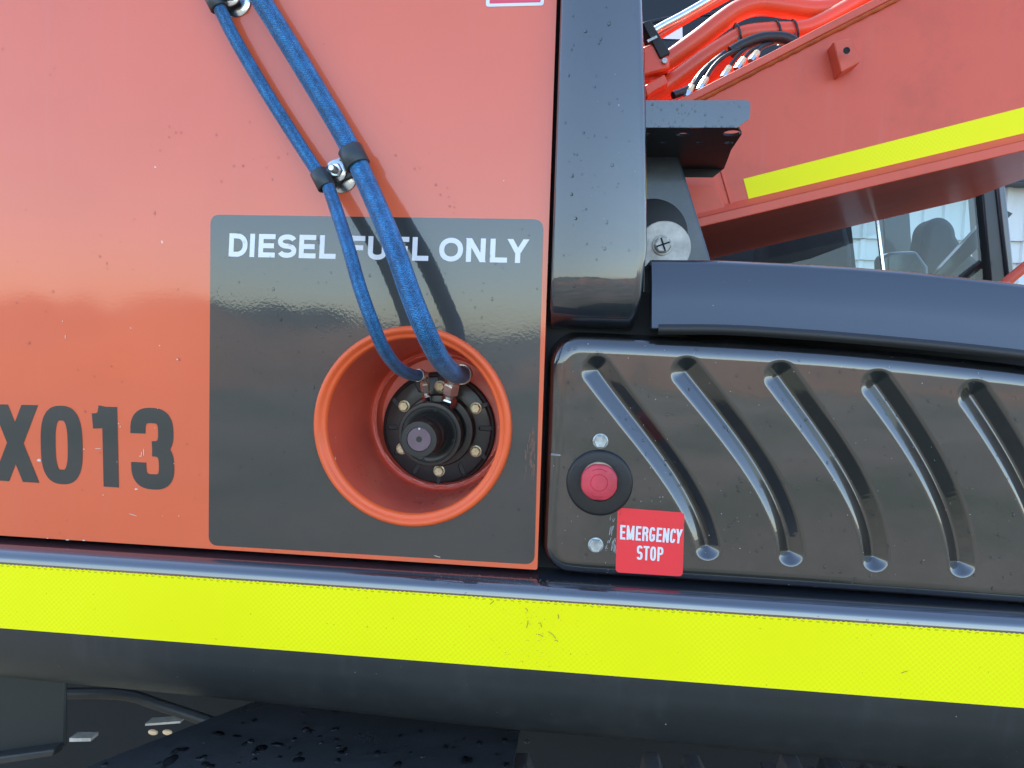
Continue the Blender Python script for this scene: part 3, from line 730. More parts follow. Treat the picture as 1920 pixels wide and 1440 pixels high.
bm.faces.new(secs[-1])
mk('corner_post', bm, 'post', EX, 'glossy black corner post beside the orange door', smooth=60)
POSTX = (pl, x1b)

# ---- perforated black mounting bracket to the right of the post
YB0, YB1 = .03, .235
zb_t = ax(1300, 188, YB0)[1]; zb_b = ax(1300, 239, YB0)[1]
xl = ax(1180, 200, YB0)[0]
brk = thing('mounting_bracket', None, None); attach(brk, EX); brk['label'] = 'black folded steel bracket with holes sticking out from the corner post'
bm = bmesh.new()
xr = ax(1407, 200, YB0)[0]; xr2 = ax(1382, 239, YB0)[0]
prism(bm, rpoly([(xl, zb_b), (xr2, zb_b), (xr, ax(1407, 222, YB0)[1]), (xr, zb_t), (xl, zb_t)], [0, .001, .003, .006, 0]), YB0, YB0 + .003)
mk('front_lip', bm, 'post', brk, smooth=30)
# shelf with holes (seen from below)
bm = bmesh.new(); zsh = zb_b + .0005
xe0 = ax(1385, 239, YB0)[0]; xe1 = ax(1340, 325, YB1)[0] ; xmid = ax(1368, 290, .14)[0]
outl = [(xl, YB0 + .003), (xe0, YB0 + .003), (xe0 + .009, .06), (xe0 + .010, .13), (ax(1358, 305, YB1)[0], YB1), (xl, YB1)]
def hring(cx, cy, rx, ry, n=16): return [(cx + rx * math.cos(2 * math.pi * k / n), cy + ry * math.sin(2 * math.pi * k / n)) for k in range(n)]
def zhole(px, py):
    d = np.array([px - CX, py - CY, FPX]); w_ = np.array([d @ aX, d @ aY, -(d @ aD)]); t_ = (zsh - CAM[2]) / w_[2]; p = CAM + w_ * t_; return p[0], p[1]
edges = []
def lp(pts, z):
    vs = [bm.verts.new((p[0], p[1], z)) for p in pts]; return vs, [bm.edges.new((vs[i], vs[(i + 1) % len(vs)])) for i in range(len(vs))]
loops = [outl]
for px, py, rx, ry in ((1216, 253, .006, .006), (1281, 252.5, .008, .007), (1244, 267.5, .004, .004), (1310, 267, .004, .004), (1372, 250, .010, .012), (1366, 268, .005, .006)):
    hx, hy = zhole(px, py); loops.append(hring(hx, hy, rx, ry))
Vs = []
for L_ in loops:
    v_, e_ = lp(L_, zsh); Vs.append(v_); edges += e_
bmesh.ops.triangle_fill(bm, edges=edges, use_beauty=True)
for v_ in Vs:
    b2 = [bm.verts.new((v.co.x, v.co.y, zsh + .003)) for v in v_]
    for i in range(len(v_)): bm.faces.new((v_[i], v_[(i + 1) % len(v_)], b2[(i + 1) % len(v_)], b2[i]))
mk('perforated_shelf', bm, 'plate', brk, smooth=None)
bm = bmesh.new(); prism(bm, [(xl, zsh - .011), (ax(1338, 320, YB1)[0], zsh - .011), (ax(1358, 305, YB1)[0], zsh + .001), (xl, zsh + .001)], YB1, YB1 + .003); mk('back_lip', bm, 'plate', brk)

# ---- dark blue steel boom foot plate and its pin
YK = .17
bp = thing('boom_foot', None, None); attach(bp, EX); bp['label'] = 'dark blue grey steel boom foot plate with a pin'
bm = bmesh.new()
prism(bm, [ax(1150, 560, YK), ax(1352, 560, YK), ax(1328, 470, YK), ax(1282, 322, YK), ax(1262, 262, YK), ax(1150, 262, YK)], YK, YK + .04)
mk('foot_plate', bm, 'bluesteel', bp, bevel=.003)
bm = bmesh.new(); c = at(1238, 476, YK); c0 = (c.x, c.z)
lathe(bm, [(0, YK - .001), (.046, YK - .001), (.046, YK - .006), (.044, YK - .007), (0, YK - .0072)], (ax(1222, 440, YK)), 48); mk('pin_boss', bm, 'plate', bp, smooth=40)
YD = .12
c = ax(1245, 464, YD)
bm = bmesh.new(); lathe(bm, [(0, YD + .05), (.0335, YD + .05), (.0335, YD + .002), (.0325, YD), (0, YD)], c, 64)
mk('pin_disc', bm, 'galv', bp, 'pale weathered steel disc on the end of the boom foot pin', smooth=40)
bm = bmesh.new(); prism(bm, [ax(1209, 455, YD + .012), ax(1240, 480, YD + .012), ax(1236, 540, YD + .012), ax(1206, 560, YD + .012)], YD + .008, YD + .012); mk('pin_tab', bm, 'galv', bp, bevel=.001)
c = ax(1242, 460, YD)
bm = bmesh.new(); lathe(bm, [(.0128, YD), (.0128, YD - .002), (.0120, YD - .003), (.0105, YD - .003)], c, 40); lathe(bm, [(.0105, YD - .003), (.0105, YD - .008), (.0090, YD - .010), (0, YD - .0098)], c, 6)
db = mk('bolt', bm, 'galv', bp, smooth=30)
bm = bmesh.new()
for a in (20, 110):
    a = math.radians(a); dx, dz = math.cos(a), math.sin(a); px, pz = -dz, dx; h_ = .0010; l_ = .0085
    prism(bm, [(c[0] + dx * l_ + px * h_, c[1] + dz * l_ + pz * h_), (c[0] - dx * l_ + px * h_, c[1] - dz * l_ + pz * h_), (c[0] - dx * l_ - px * h_, c[1] - dz * l_ - pz * h_), (c[0] + dx * l_ - px * h_, c[1] + dz * l_ - pz * h_)], YD - .0104 - (a > 1) * .0002, YD - .0095)
mk('cross_mark', bm, 'dark', db, smooth=None)

# ---- hood edge right of the post, with its rubber seal
def topz(px, py, Y): return at(px, py, Y)
YH = -.012
up = [(1222, 486), (1350, 487), (1500, 494), (1600, 500), (1700, 507.5), (1800, 518), (1920, 532), (2080, 556), (2300, 600)]
lo = [(1222, 618), (1350, 619), (1500, 628), (1600, 636), (1700, 645), (1800, 655), (1920, 669), (2080, 691), (2300, 730)]
bm = bmesh.new(); secs = []
for (ux, uy), (lx, ly) in zip(up, lo):
    U = at(ux, uy, YH + .024); L_ = at(lx, ly, YH); sec = []
    r = .011
    sec.append((U.x, .30, U.z + .004)); sec.append((U.x, YH + .020 + r + .01, U.z + .001))
    for k in range(7):
        a = math.radians(76 * k / 6); sec.append((U.x, YH + .020 + r - r * math.sin(a), U.z - r + r * math.cos(a)))
    hz = U.z - L_.z
    for f in (.35, .6, .85): sec.append((U.x + (L_.x - U.x) * f, YH + .0185 * (1 - f) ** 1.0, U.z - hz * f))
    sec.append((L_.x, YH, L_.z + .002)); sec.append((L_.x, YH + .003, L_.z)); sec.append((L_.x, .05, L_.z))
    secs.append([bm.verts.new(p) for p in sec])
for A, B in zip(secs, secs[1:]):
    for i in range(len(A) - 1): bm.faces.new((A[i], A[i + 1], B[i + 1], B[i]))
bm.faces.new(secs[0])
hood = mk('engine_hood', bm, 'hood', EX, 'blue black curved hood edge above the grooved cover', smooth=50)
bm = bmesh.new()
pts = [at(x + 12, y - 1, YH + .004) for x, y in lo]; pts = smooth_path(pts, 6)
tube(bm, pts, .0062, 12, 1)
mk('rubber_seal', bm, 'rubber', hood, 'thin black rubber seal along the lower hood edge', smooth=60)
# floor behind hood (deck) hides the void under the boom
bm = bmesh.new(); box(bm, -.05, .9, .30, .95, 1.45, at(1700, 560, .4).z - .02); mk('deck', bm, 'dark', EX)

# ---- grooved black cover (one moulded piece with relief)
def seg_dist(P, A, B):
    AB = B - A; t = np.clip(((P - A) @ AB) / (AB @ AB), 0, 1); Q = A + t[..., None] * AB
    return np.linalg.norm(P - Q, axis=-1), t
def build_cover():
    YC = -.006
    topc = [(1030, 629), (1100, 629.5), (1250, 637), (1400, 645), (1550, 655), (1700, 668), (1850, 684), (1920, 692), (2100, 722), (2300, 765)]
    botc = [(1022, 1070), (1100, 1077), (1300, 1089), (1500, 1102), (1700, 1116), (1920, 1133), (2100, 1147), (2300, 1163)]
    T = np.array([ax(x, y, YC + .012) for x, y in topc]); Bo = np.array([ax(x, y, YC + .006) for x, y in botc])
    xl0 = ax(1028, 800, YC + .01)[0]; xr0 = .66
    nx, nz = 760, 330
    X = np.linspace(xl0 - .004, xr0, nx); s = np.linspace(0, 1, nz); s = s
    zt_ = np.interp(X, T[:, 0], T[:, 1]); zb_ = np.interp(X, Bo[:, 0], Bo[:, 1])
    ker = np.ones(61) / 61
    zt_ = np.convolve(np.pad(zt_, 30, mode='edge'), ker, 'valid')
    XX = np.repeat(X[:, None], nz, 1); ZZ = zb_[:, None] - .004 + (zt_ - zb_ + .008)[:, None] * s[None]
    # distance to border with round corners at left
    dl = XX - xl0; dt = zt_[:, None] - ZZ; db_ = ZZ - zb_[:, None]
    def corner(d1, d2, r):
        ins = (d1 < r) & (d2 < r); dc = r - np.hypot(r - d1, r - d2); return np.where(ins, dc, np.minimum(d1, d2))
    d = np.minimum(corner(dl, dt, .034), corner(dl, db_, .030))
    d = np.minimum(d, np.minimum(dt, db_))
    r = np.where(dt < db_, .019, .017)
    dd = np.clip(d, 0, None); roll = np.where(dd < r, r - np.sqrt(np.clip(r * r - (r - dd) ** 2, 0, None)), 0)
    Yv = YC + roll * .6
    Yv = Yv + np.where(d < 0, -d * 4, 0)
    # gentle crown of the moulding
    Yv = Yv + .004 * np.clip(1 - dl / .06, 0, 1) ** 2
    G = [[(1121, 694), (1140, 722), (1172, 764), (1217, 822), (1258, 876), (1290, 930), (1312, 980), (1327, 1024)],
         [(1289, 697), (1308, 726), (1345, 770), (1386, 822), (1425, 880), (1453, 935), (1471, 985), (1482, 1035)],
         [(1463, 705), (1484, 738), (1520, 784), (1562, 845), (1598, 905), (1621, 957), (1634, 1005), (1640, 1045)],
         [(1645, 722), (1668, 758), (1707, 812), (1746, 880), (1775, 940), (1790, 995), (1802, 1055)],
         [(1826, 742), (1850, 782), (1886, 838), (1920, 896), (1945, 960), (1962, 1030), (1968, 1075)],
         [(2015, 765), (2040, 810), (2072, 868), (2100, 930), (2120, 1000), (2130, 1085)]]
    Pn = np.stack([XX, ZZ], -1)
    for g in G:
        gy = np.array([q_[1] for q_ in g], float); cf = np.polyfit(gy - gy[0], [q_[0] for q_ in g], 3)     # one even curve
        C = [at(float(np.polyval(cf, v_)), float(gy[0] + v_), YC + .004) for v_ in np.linspace(0, gy[-1] - gy[0], 40)]; C = np.array([(p.x, p.z) for p in C])
        best = np.full(XX.shape, 1e9); bt = np.zeros(XX.shape); n = len(C) - 1
        for k in range(n):
            dk, tk = seg_dist(Pn, C[k], C[k + 1]); mks = dk < best; best = np.where(mks, dk, best); bt = np.where(mks, (k + tk) / n, bt)
        hw = .0190 - .0030 * bt                                # half width tapers downwards
        q = np.clip(1 - best / hw, 0, 1)                        # 0 at the lip, 1 on the valley line
        prof = np.where(q < .28, q * q / .56, q - .14)          # rounded lip, straight flank
        prof = np.where(q > .88, .74 + (1 - (1 - (q - .88) / .12) ** 2) * .06, prof) / .80
        Yv = Yv + .0100 * np.clip(prof, 0, 1)
    co = np.stack([XX, Yv, ZZ], -1).reshape(-1, 3)
    idx = np.arange(nx * nz).reshape(nx, nz)
    F = np.stack([idx[:-1, :-1], idx[:-1, 1:], idx[1:, 1:], idx[1:, :-1]], -1).reshape(-1, 4)
    me = bpy.data.meshes.new('vented_cover'); me.vertices.add(len(co)); me.vertices.foreach_set('co', co.ravel())
    me.loops.add(F.size); me.loops.foreach_set('vertex_index', F.ravel()[::1].astype(np.int32))
    me.polygons.add(len(F)); me.polygons.foreach_set('loop_start', np.arange(0, F.size, 4, dtype=np.int32))
    me.polygons.foreach_set('use_smooth', np.ones(len(F), bool)); me.update(calc_edges=True); me.validate()
    me.flip_normals() if me.polygons[len(F) // 2].normal.y > 0 else None
    o = bpy.data.objects.new('grooved_cover', me); COL.objects.link(o); me.materials.append(M['cover']); attach(o, EX)
    o['label'] = 'black moulded cover with curved slanting grooves'
    return X, ZZ, Yv
CX_, CZ_, CY_ = build_cover()
def cover_y(x, z):
    i = int(np.clip(np.searchsorted(CX_, x), 1, len(CX_) - 1)); j = int(np.clip(np.searchsorted(CZ_[i], z), 1, CZ_.shape[1] - 1))
    dx = (CY_[i, j] - CY_[i - 1, j]) / (CX_[i] - CX_[i - 1]); dz = (CY_[i, j] - CY_[i, j - 1]) / (CZ_[i, j] - CZ_[i, j - 1])
    return float(CY_[i, j]), Vector((dx, -1, dz)).normalized()

# dust specks and fine scratches on the cover
bm = bmesh.new()
for k in range(170):
    px, py = (random.gauss(1180, 90), random.gauss(960, 90)) if k % 2 else (random.uniform(1040, 1910), random.uniform(640, 1110))
    if not (1035 < px < 1915 and 640 < py < 1105): continue
    x, z = ax(px, py, -.006); y, nn = cover_y(x, z); r_s = random.uniform(.0002, .0007)
    vs = [bm.verts.new((x + r_s * math.cos(a) * random.uniform(.5, 1.4), y - .0004, z + r_s * math.sin(a) * random.uniform(.5, 1.4))) for a in (0, 1.3, 2.5, 3.8, 5.0)]; bm.faces.new(vs)
mk('dust_specks', bm, 'greyscratch', EX, 'pale dust specks on the grooved cover', smooth=None, kind='stuff')
# ---- emergency stop
es = thing('emergency_stop', None, None); attach(es, EX); es['label'] = 'round red emergency stop push button in a black collar'
c = ax(1124, 906, -.01)
bm = bmesh.new(); lathe(bm, [(.0375, -.002), (.0368, -.0095), (.0352, -.0112), (.0335, -.0116), (.0205, -.0116), (.0195, -.0105), (.0195, -.004)], c, 72)
mk('collar', bm, 'rubber', es, smooth=40)
c = ax(1123, 898, -.014)
bm = bmesh.new(); lathe(bm, [(.0188, -.004), (.0188, -.0165), (.0178, -.0175), (.010, -.0178)], c, 56); mk('ivory_ring', bm, 'ivory', es, smooth=40)
bm = bmesh.new(); c = (c[0], c[1])
n_ = 72; prof = [(.0120, -.017), (.0150, -.020), (.0195, -.028), (.0203, -.031), (.0203, -.034), (.0195, -.0368), (.0180, -.0378), (.0095, -.0382), (.0090, -.0376), (.0084, -.0382), (.0, -.0384)]
lathe(bm, prof, c, n_)
for v in bm.verts:                                       # shallow finger scallops
    r = math.hypot(v.co.x - c[0], v.co.z - c[1])
    if r > .0165 and v.co.y < -.025:
        a = math.atan2(v.co.z - c[1], v.co.x - c[0]); k = 1 - .035 * max(0, math.cos(4 * a)) ** 2
        v.co.x = c[0] + (v.co.x - c[0]) * k; v.co.z = c[1] + (v.co.z - c[1]) * k
mk('push_button', bm, 'red', es, 'faded red mushroom push button', smooth=40)
bm = bmesh.new(); 
for a0 in (60, 240):
    bm = bmesh.new(); pts = [(c[0] + .0152 * math.cos(math.radians(a0 + k * 6)), -.0379, c[1] + .0152 * math.sin(math.radians(a0 + k * 6))) for k in range(11)]
    tube(bm, pts, .0006, 6, 1)
    mk('moulded_arrow', bm, 'red', es, smooth=60)
for i, (px, py) in enumerate(((1126, 828), (1117, 1023.5))):
    bm = bmesh.new(); c = ax(px, py, -.01); Yb = -.006
    lathe(bm, [(.0086, Yb + .001), (.0086, Yb - .0012), (.0078, Yb - .0016), (.0070, Yb - .0016)], c, 32)
    lathe(bm, [(.0079, Yb - .0014), (.0079, Yb - .0052), (.0068, Yb - .0064), (.0052, Yb - .0062), (0, Yb - .0062)], c, 6)
    mk('cover_bolt', bm, 'steel_dull', EX, ('dull hex bolt above the red button', 'dull hex bolt below the red button')[i], smooth=28)

# ---- EMERGENCY STOP label
yl = -.0066
q = [ax(1154, 1073, yl), ax(1280, 1081, yl), ax(1283.5, 961, yl), ax(1158, 951.5, yl)]
bm = bmesh.new(); op = rpoly(q, .0052, 6)
# the label bridges the groove, pressed slightly into it
def bend(x, z):
    y, nn = cover_y(x, z); return min(max(y, -.0062) , -.0040)
gx = np.linspace(0, 1, 26); vsg = {}
Q = [Vector(p) for p in q]
def lab(u, v): return (Q[0] * (1 - u) + Q[1] * u) * (1 - v) + (Q[3] * (1 - u) + Q[2] * u) * v
sheet_with_hole(bm, op, None, yl)
lbl = mk('emergency_label', bm, 'redsticker', EX, 'red square sticker reading EMERGENCY STOP', smooth=None)
tq = [ax(1162.5, 1011, yl), ax(1277, 1019, yl), ax(1163, 984, yl), ax(1280, 992.5, yl)]
W3 = 116.; H3 = 27.; ts = 4.0
xs = [('E', 0, 10), ('M', 12.4, 14.5), ('E', 29.6, 10), ('R', 42, 11), ('G', 55, 11), ('E', 68.6, 10), ('N', 80.6, 11.5), ('C', 94, 10.5), ('Y', 104.3, 12)]
mk('lettering', text_bm([(a, b, c_, ts) for a, b, c_ in xs], tq, W3, H3, yl - .0003, 3.0), 'white', lbl, smooth=None)
tq = [ax(1193.5, 1049, yl), ax(1243, 1052.5, yl), ax(1194.5, 1022.5, yl), ax(1244, 1026, yl)]
xs = [('S', 0, 11), ('T', 12.6, 11), ('O', 25.4, 11), ('P', 39, 11)]
mk('lettering', text_bm([(a, b, c_, ts) for a, b, c_ in xs], tq, 50., 27., yl - .0003, 3.0), 'white', lbl, smooth=None)
bm = bmesh.new()
for px, py, L in ((1150, 985, 24), (1153, 990, 14), (1156, 1010, 10), (1147, 1012, 9), (1152, 1018, 22), (1156, 1016, 25), (1159, 1022, 20), (1148, 970, 5), (1155, 974, 6), (1143, 1019, 10)):
    for k in range(3):
        x = px + random.uniform(-3, 3) - 4; y = py + random.uniform(-5, 5); w_ = random.uniform(.5, 1.5); yy = cover_y(*ax(x, y, -.006))[0] - .0003 - k * 1e-5
        blob(bm, [ax(x, y, -.006), ax(x + w_, y, -.006), ax(x + w_ - 2, y + L * .6, -.006), ax(x - 2, y + L * .6, -.006)], yy)
mk('scratch_marks', bm, 'greyscratch', EX, 'pale scratches left of the red sticker', smooth=None)

# ---- sill: rail with rounded ledge, taped face, lower skirt
zT0, zT1 = 1.1814, 1.2600
YR = -.030
def prof_ex(name, prof, m, parent, label, x0=-1.6, x1=.95, smooth=50, nx=2, zf=None):
    bm = bmesh.new(); S = []
    for i in range(nx):
        x = x0 + (x1 - x0) * i / (nx - 1); dz = zf(x) if zf else None
        S.append([bm.verts.new((x, y, z if dz is None else dz(z))) for y, z in prof])
    for A, B in zip(S, S[1:]):
        for i in range(len(A) - 1): bm.faces.new((A[i], A[i + 1], B[i + 1], B[i]))
    return mk(name, bm, m, parent, label, smooth=smooth)
rail = [(.035, 1.2790)]
ztop_r = 1.2790; rr = .024
rail += [(-.004, 1.2790), (-.008, 1.2782)]
for k in range(1, 10):
    a = math.radians(90 * k / 9); rail.append((-.008 - (.0215) * math.sin(a), 1.2782 - .0152 + .0152 * math.cos(a)))
rail += [(YR, 1.2615), (YR, 1.245), (YR, 1.21), (YR, 1.186)]
# taped face then roll back underneath
prof_ex('sill_rail', rail, 'black', EX, 'black rounded sill rail along the bottom of the door', smooth=50)
# skirt under the tape: its lower edge falls gently to the right
skirt_low = [(-1.6, at(0, 1262, .012).z + .02), (at(0, 1270, .012).x, at(0, 1268, .012).z), (at(480, 1313, .012).x, at(480, 1315, .012).z), (at(900, 1362, .012).x, at(900, 1362, .012).z), (at(1290, 1395, .012).x, at(1290, 1395, .012).z), (at(1700, 1437, .012).x, at(1700, 1437, .012).z), (.95, at(2200, 1490, .012).z)]
bm = bmesh.new(); S = []
for x in np.linspace(-1.6, .95, 60):
    zl = float(np.interp(x, [a for a, b in skirt_low], [b for a, b in skirt_low])); zt0 = 1.1862
    sec = [(YR, zt0), (YR, zt0 - .012), (YR + .001, zt0 - .018)]
    for k in range(1, 9):
        u = k / 8; sec.append((YR + .001 + .040 * u ** 2.0, zt0 - .018 - (zt0 - .018 - zl) * u))
    sec += [(.0150, zl - .001), (.035, zl + .003)]
    S.append([bm.verts.new((x, y, z)) for y, z in sec])
for A, B in zip(S, S[1:]):
    for i in range(len(A) - 1): bm.faces.new((A[i], A[i + 1], B[i + 1], B[i]))
mk('lower_skirt', bm, 'skirt', EX, 'dark grey skirt panel curving under below the yellow tape', smooth=50)
# tape with fine stitched top edge
def tape_bm(P, Yf, n=400, amp=.0005):
    """P: bl, br, tl, tr in x,z"""
    bl, br, tl, tr = [Vector(p) for p in P]; bm = bmesh.new(); uvl = bm.loops.layers.uv.new('UVMap'); Lt = (br - bl).length; Ht = (tl - bl).length
    A = []; B = []
    for i in range(n + 1):
        u = i / n; a = bl.lerp(br, u); b = tl.lerp(tr, u); up_ = (b - a).normalized()
        b = b + up_ * (amp * (1 if i % 2 else -1) * (.6 + .4 * math.sin(i * .37)))
        A.append(bm.verts.new((a.x, Yf, a.y))); B.append(bm.verts.new((b.x, Yf, b.y)))
    for i in range(n):
        f = bm.faces.new((A[i], A[i + 1], B[i + 1], B[i]))
        for lp_, (u, v) in zip(f.loops, ((i / n, 0), ((i + 1) / n, 0), ((i + 1) / n, 1), (i / n, 1))): lp_[uvl].uv = (u * Lt, v * Ht)
    return bm
mk('reflective_tape', tape_bm([(-1.6, zT0 ), (.95, zT0 ), (-1.6, zT1), (.95, zT1)], YR - .0005, 1000), 'tape', EX, 'wide fluorescent yellow reflective tape along the sill', smooth=None)
# fine scratches on the tape
bm = bmesh.new()
for px, py, dx, dy in ((1009, 1189, 9, 5), (1028, 1184, 14, 13), (1040, 1200, 6, 3), (926, 1126, -7, 7), (868, 1116, 6, -5), (1046, 1092 + 60, 1, 8), (1012, 1167, 3, 9), (990, 1163, -3, 14), (985, 1140, 4, 6), (1690, 1262, 12, -4)):
    A, B = at(px, py, YR - .0008), at(px + dx, py + dy, YR - .0008); mid = A.lerp(B, .5) + Vector((.0006, 0, .0004)); tube(bm, [A, mid, B], .00028, 5, 4)
for k in range(60):
    A = at(random.gauss(1000, 45), random.uniform(1128, 1250), YR - .0006); bmesh.ops.create_icosphere(bm, subdivisions=1, radius=random.uniform(.0002, .0005), matrix=Matrix.Translation(A))
mk('tape_scratches', bm, 'rust', EX, 'fine brown scratches and specks in the middle of the wide tape', kind='stuff')
# small debris on the ledge
bm = bmesh.new()
for k in range(230):
    px = random.choice((random.gauss(875, 22), random.gauss(1000, 45), random.uniform(780, 1150))); x = ax(px, 1080)[0]; r = random.uniform(.0004, .0013)
    a = random.uniform(-.1, 1.1); ya = -.008 - .0215 * math.sin(a) if a > 0 else -.004; za = 1.2782 - .0152 + .0152 * math.cos(max(a, 0))
    m4 = Matrix.Translation((x, ya, za)) @ Matrix.Rotation(random.random() * 3, 4, 'Y')
    bmesh.ops.create_icosphere(bm, subdivisions=1, radius=r * .6, matrix=m4)
mk('grit', bm, 'rust', EX, 'rusty grit scattered on the sill ledge', kind='stuff')

# ================================================================== BOOM
bo = thing('boom', None, None); attach(bo, EX); bo['label'] = 'orange steel boom box sloping up to the right behind the hood'
YM = .30; YM2 = .98
def bl_(px, py, Y=YM): return ax(px, py, Y)
lowL, lowR = (1150, 464.5), (2300, 193)         # lower edge of the near face
topL, topR = (1100, 291), (1800, -68)
bm = bmesh.new()
prism(bm, [bl_(*lowL), bl_(*lowR), bl_(2300, -360), bl_(*topR), bl_(*topL)], YM, YM2 - .02)
mk('side_plate', bm, 'boom', bo, 'broad salmon orange side plate of the boom', bevel=.002)
# bottom plate: overhanging lip
def off(p, q, d):
    p, q = Vector(p), Vector(q); n = (q - p).normalized(); n = Vector((-n.y, n.x)); return tuple(p + n * d), tuple(q + n * d)
a, b = bl_(1150, 464.5, YM - .014), bl_(2300, 193, YM - .014)
a2, b2 = off(a, b, .014)
bm = bmesh.new(); prism(bm, [a, b, b2, a2], YM - .014, YM2); mk('bottom_plate', bm, 'boom', bo, bevel=.0015)
a3, b3 = off(a, b, .0145); a4, b4 = off(a, b, .026)
bm = bmesh.new(); v = [bm.verts.new((p[0], y, p[1])) for p, y in ((a3, YM - .012), (b3, YM - .012), (b4, YM - .0003), (a4, YM - .0003))]; bm.faces.new(v)
mk('weld_seam', bm, 'boom', bo, smooth=None)
# top plate
a, b = bl_(1180, 250, YM - .012), bl_(1800, -68, YM - .012); a2, b2 = off(a, b, .011)
bm = bmesh.new(); prism(bm, [a, b, b2, a2], YM - .012, YM + .5)
mk('top_plate', bm, 'boom', bo, bevel=.0015)
a, b = bl_(1250, 217, YM), bl_(1800, -64, YM)
bm = bmesh.new(); tube(bm, [(a[0] + (b[0] - a[0]) * k / 60, YM - .002 + random.uniform(-.0006, .0006), a[1] + (b[1] - a[1]) * k / 60 + random.uniform(-.0008, .0008)) for k in range(61)], .0050, 8, 1)
mk('weld_seam', bm, 'weld', bo, smooth=60)
# end weld ridges at the boom foot
for px0, py0, px1, py1 in ((1337, 338, 1362, 398), (1352, 320, 1373, 392)):
    bm = bmesh.new(); A = at(px0, py0, YM); B = at(px1, py1, YM); tube(bm, [A.lerp(B, k / 12) for k in range(13)], .0022, 8, 1); mk('weld_seam', bm, 'boom', bo, smooth=60)
bm = bmesh.new(); prism(bm, [bl_(1270, 330), bl_(1338, 330), bl_(1362, 399), bl_(1300, 412)], YM - .005, YM); mk('end_plate', bm, 'boom', bo, bevel=.0025)
# tape
ty = YM - .0006
mk('reflective_tape', tape_bm([ax(1404, 374, ty), ax(2080, 214, ty), ax(1394, 335.5, ty), ax(2080, 160, ty)], ty, 60, .0), 'tape', bo, 'narrow fluorescent yellow tape strip sloping along the boom', smooth=None)
# lug with hole
bm = bmesh.new()
lq = [ax(1547, 84, YM - .03), ax(1561, 79, YM - .03), ax(1614, 116, YM - .03), ax(1577, 137, YM - .03)]
lq = [ax(1563, 77, YM - .03), ax(1598, 70, YM - .03), ax(1614, 116, YM - .03), ax(1577, 137, YM - .03)]
prism(bm, lq, YM - .030, YM); mk('lug', bm, 'boom', bo, 'small square welded lug with a hole on the boom side', bevel=.002)
c = ax(1587, 95, YM - .045)
bm = bmesh.new(); lathe(bm, [(.0046, YM - .0454), (.0046, YM - .0462), (.0036, YM - .0464), (.0036, YM - .0455)], c, 20); lathe(bm, [(.0036, YM - .0458), (0, YM - .0456)], c, 20)
mk('lug_hole', bm, 'dark', bo, smooth=30)

# pipes above the boom
def pipe(pts, r, name, m, label, n=18, parent=bo):
    bm = bmesh.new(); tube(bm, [at(*p) for p in pts], r, n, 8); return mk(name, bm, m, parent, label, smooth=60)
Y1 = .42
pipe([(1160, 170, Y1), (1215, 137, Y1), (1262, 108, Y1), (1310, 74, Y1), (1350, 43, Y1), (1385, 20, Y1), (1425, 9, Y1), (1475, 14, Y1), (1520, 20, Y1), (1560, 17, Y1), (1600, 4, Y1), (1660, -30, Y1)], .0165, 'hydraulic_pipe', 'pipe', 'thick upper orange hydraulic pipe with a bend')
pipe([(1150, 225, .40), (1210, 190, .40), (1270, 147, .40), (1320, 110, .40), (1360, 84, .40), (1395, 66, .40), (1440, 60, .40), (1490, 58, .40), (1530, 48, .40), (1600, 10, .40), (1680, -40, .40)], .0145, 'hydraulic_pipe', 'pipe', 'lower orange hydraulic pipe bundled with black hoses')
pipe([(1150, 268, .44), (1210, 232, .44), (1290, 170, .44), (1360, 120, .44), (1400, 96, .44)], .018, 'hydraulic_pipe', 'pipe', 'third orange pipe close above the boom')
pipe([(1190, 86, .46), (1232, 56, .46), (1280, 30, .46), (1325, 4, .46), (1380, -30, .46)], .0075, 'hydraulic_pipe', 'zinc', 'thin shiny steel pipe above the orange pipes')
pipe([(1200, 96, .465), (1240, 66, .465), (1290, 36, .465), (1340, 8, .465), (1400, -25, .465)], .006, 'hydraulic_pipe', 'pipe', 'thin orange pipe alongside the shiny one', 12)
# rear brackets: bright plate the pipes lie on
bm = bmesh.new(); prism(bm, [ax(1170, 260, .50), ax(1290, 195, .50), ax(1430, 110, .50), ax(1400, 95, .50), ax(1170, 225, .50)], .50, .52); mk('pipe_tray', bm, 'pipe', bo, bevel=.001)
# black pipe clamp block
YPc = .385
bm = bmesh.new()
prism(bm, rpoly([ax(1202, 52, YPc), ax(1217, 47, YPc), ax(1255, 108, YPc), ax(1236, 119, YPc)], .003), YPc - .02, YPc + .03)
pcl = mk('pipe_clamp', bm, 'plate', bo, 'black block clamp holding the orange pipes', bevel=.0015)
bm = bmesh.new(); prism(bm, [ax(1213, 76, YPc - .021), ax(1231, 67, YPc - .021), ax(1233, 71, YPc - .021), ax(1215, 80, YPc - .021)], YPc - .023, YPc - .0205); mk('clamp_strap', bm, 'steel_dull', pcl)
bm = bmesh.new(); prism(bm, [ax(1203, 95, YPc), ax(1222, 88, YPc), ax(1254, 112, YPc), ax(1254, 135, YPc), ax(1236, 141, YPc), ax(1203, 150, YPc)], YPc - .016, YPc + .02)
mk('clamp_base', bm, 'pipe', pcl, bevel=.004)
bm = bmesh.new(); c = ax(1246, 115, YPc - .017); lathe(bm, [(.0045, YPc - .016), (.0045, YPc - .021), (0, YPc - .0215)], c, 6); mk('bolt', bm, 'steel_dull', pcl, smooth=25)
bm = bmesh.new(); prism(bm, [ax(1207, 165, .37), ax(1245, 143, .37), ax(1252, 160, .37), ax(1225, 176, .37), ax(1212, 186, .37)], .36, .40); mk('pipe_saddle', bm, 'pipe', bo, bevel=.002)
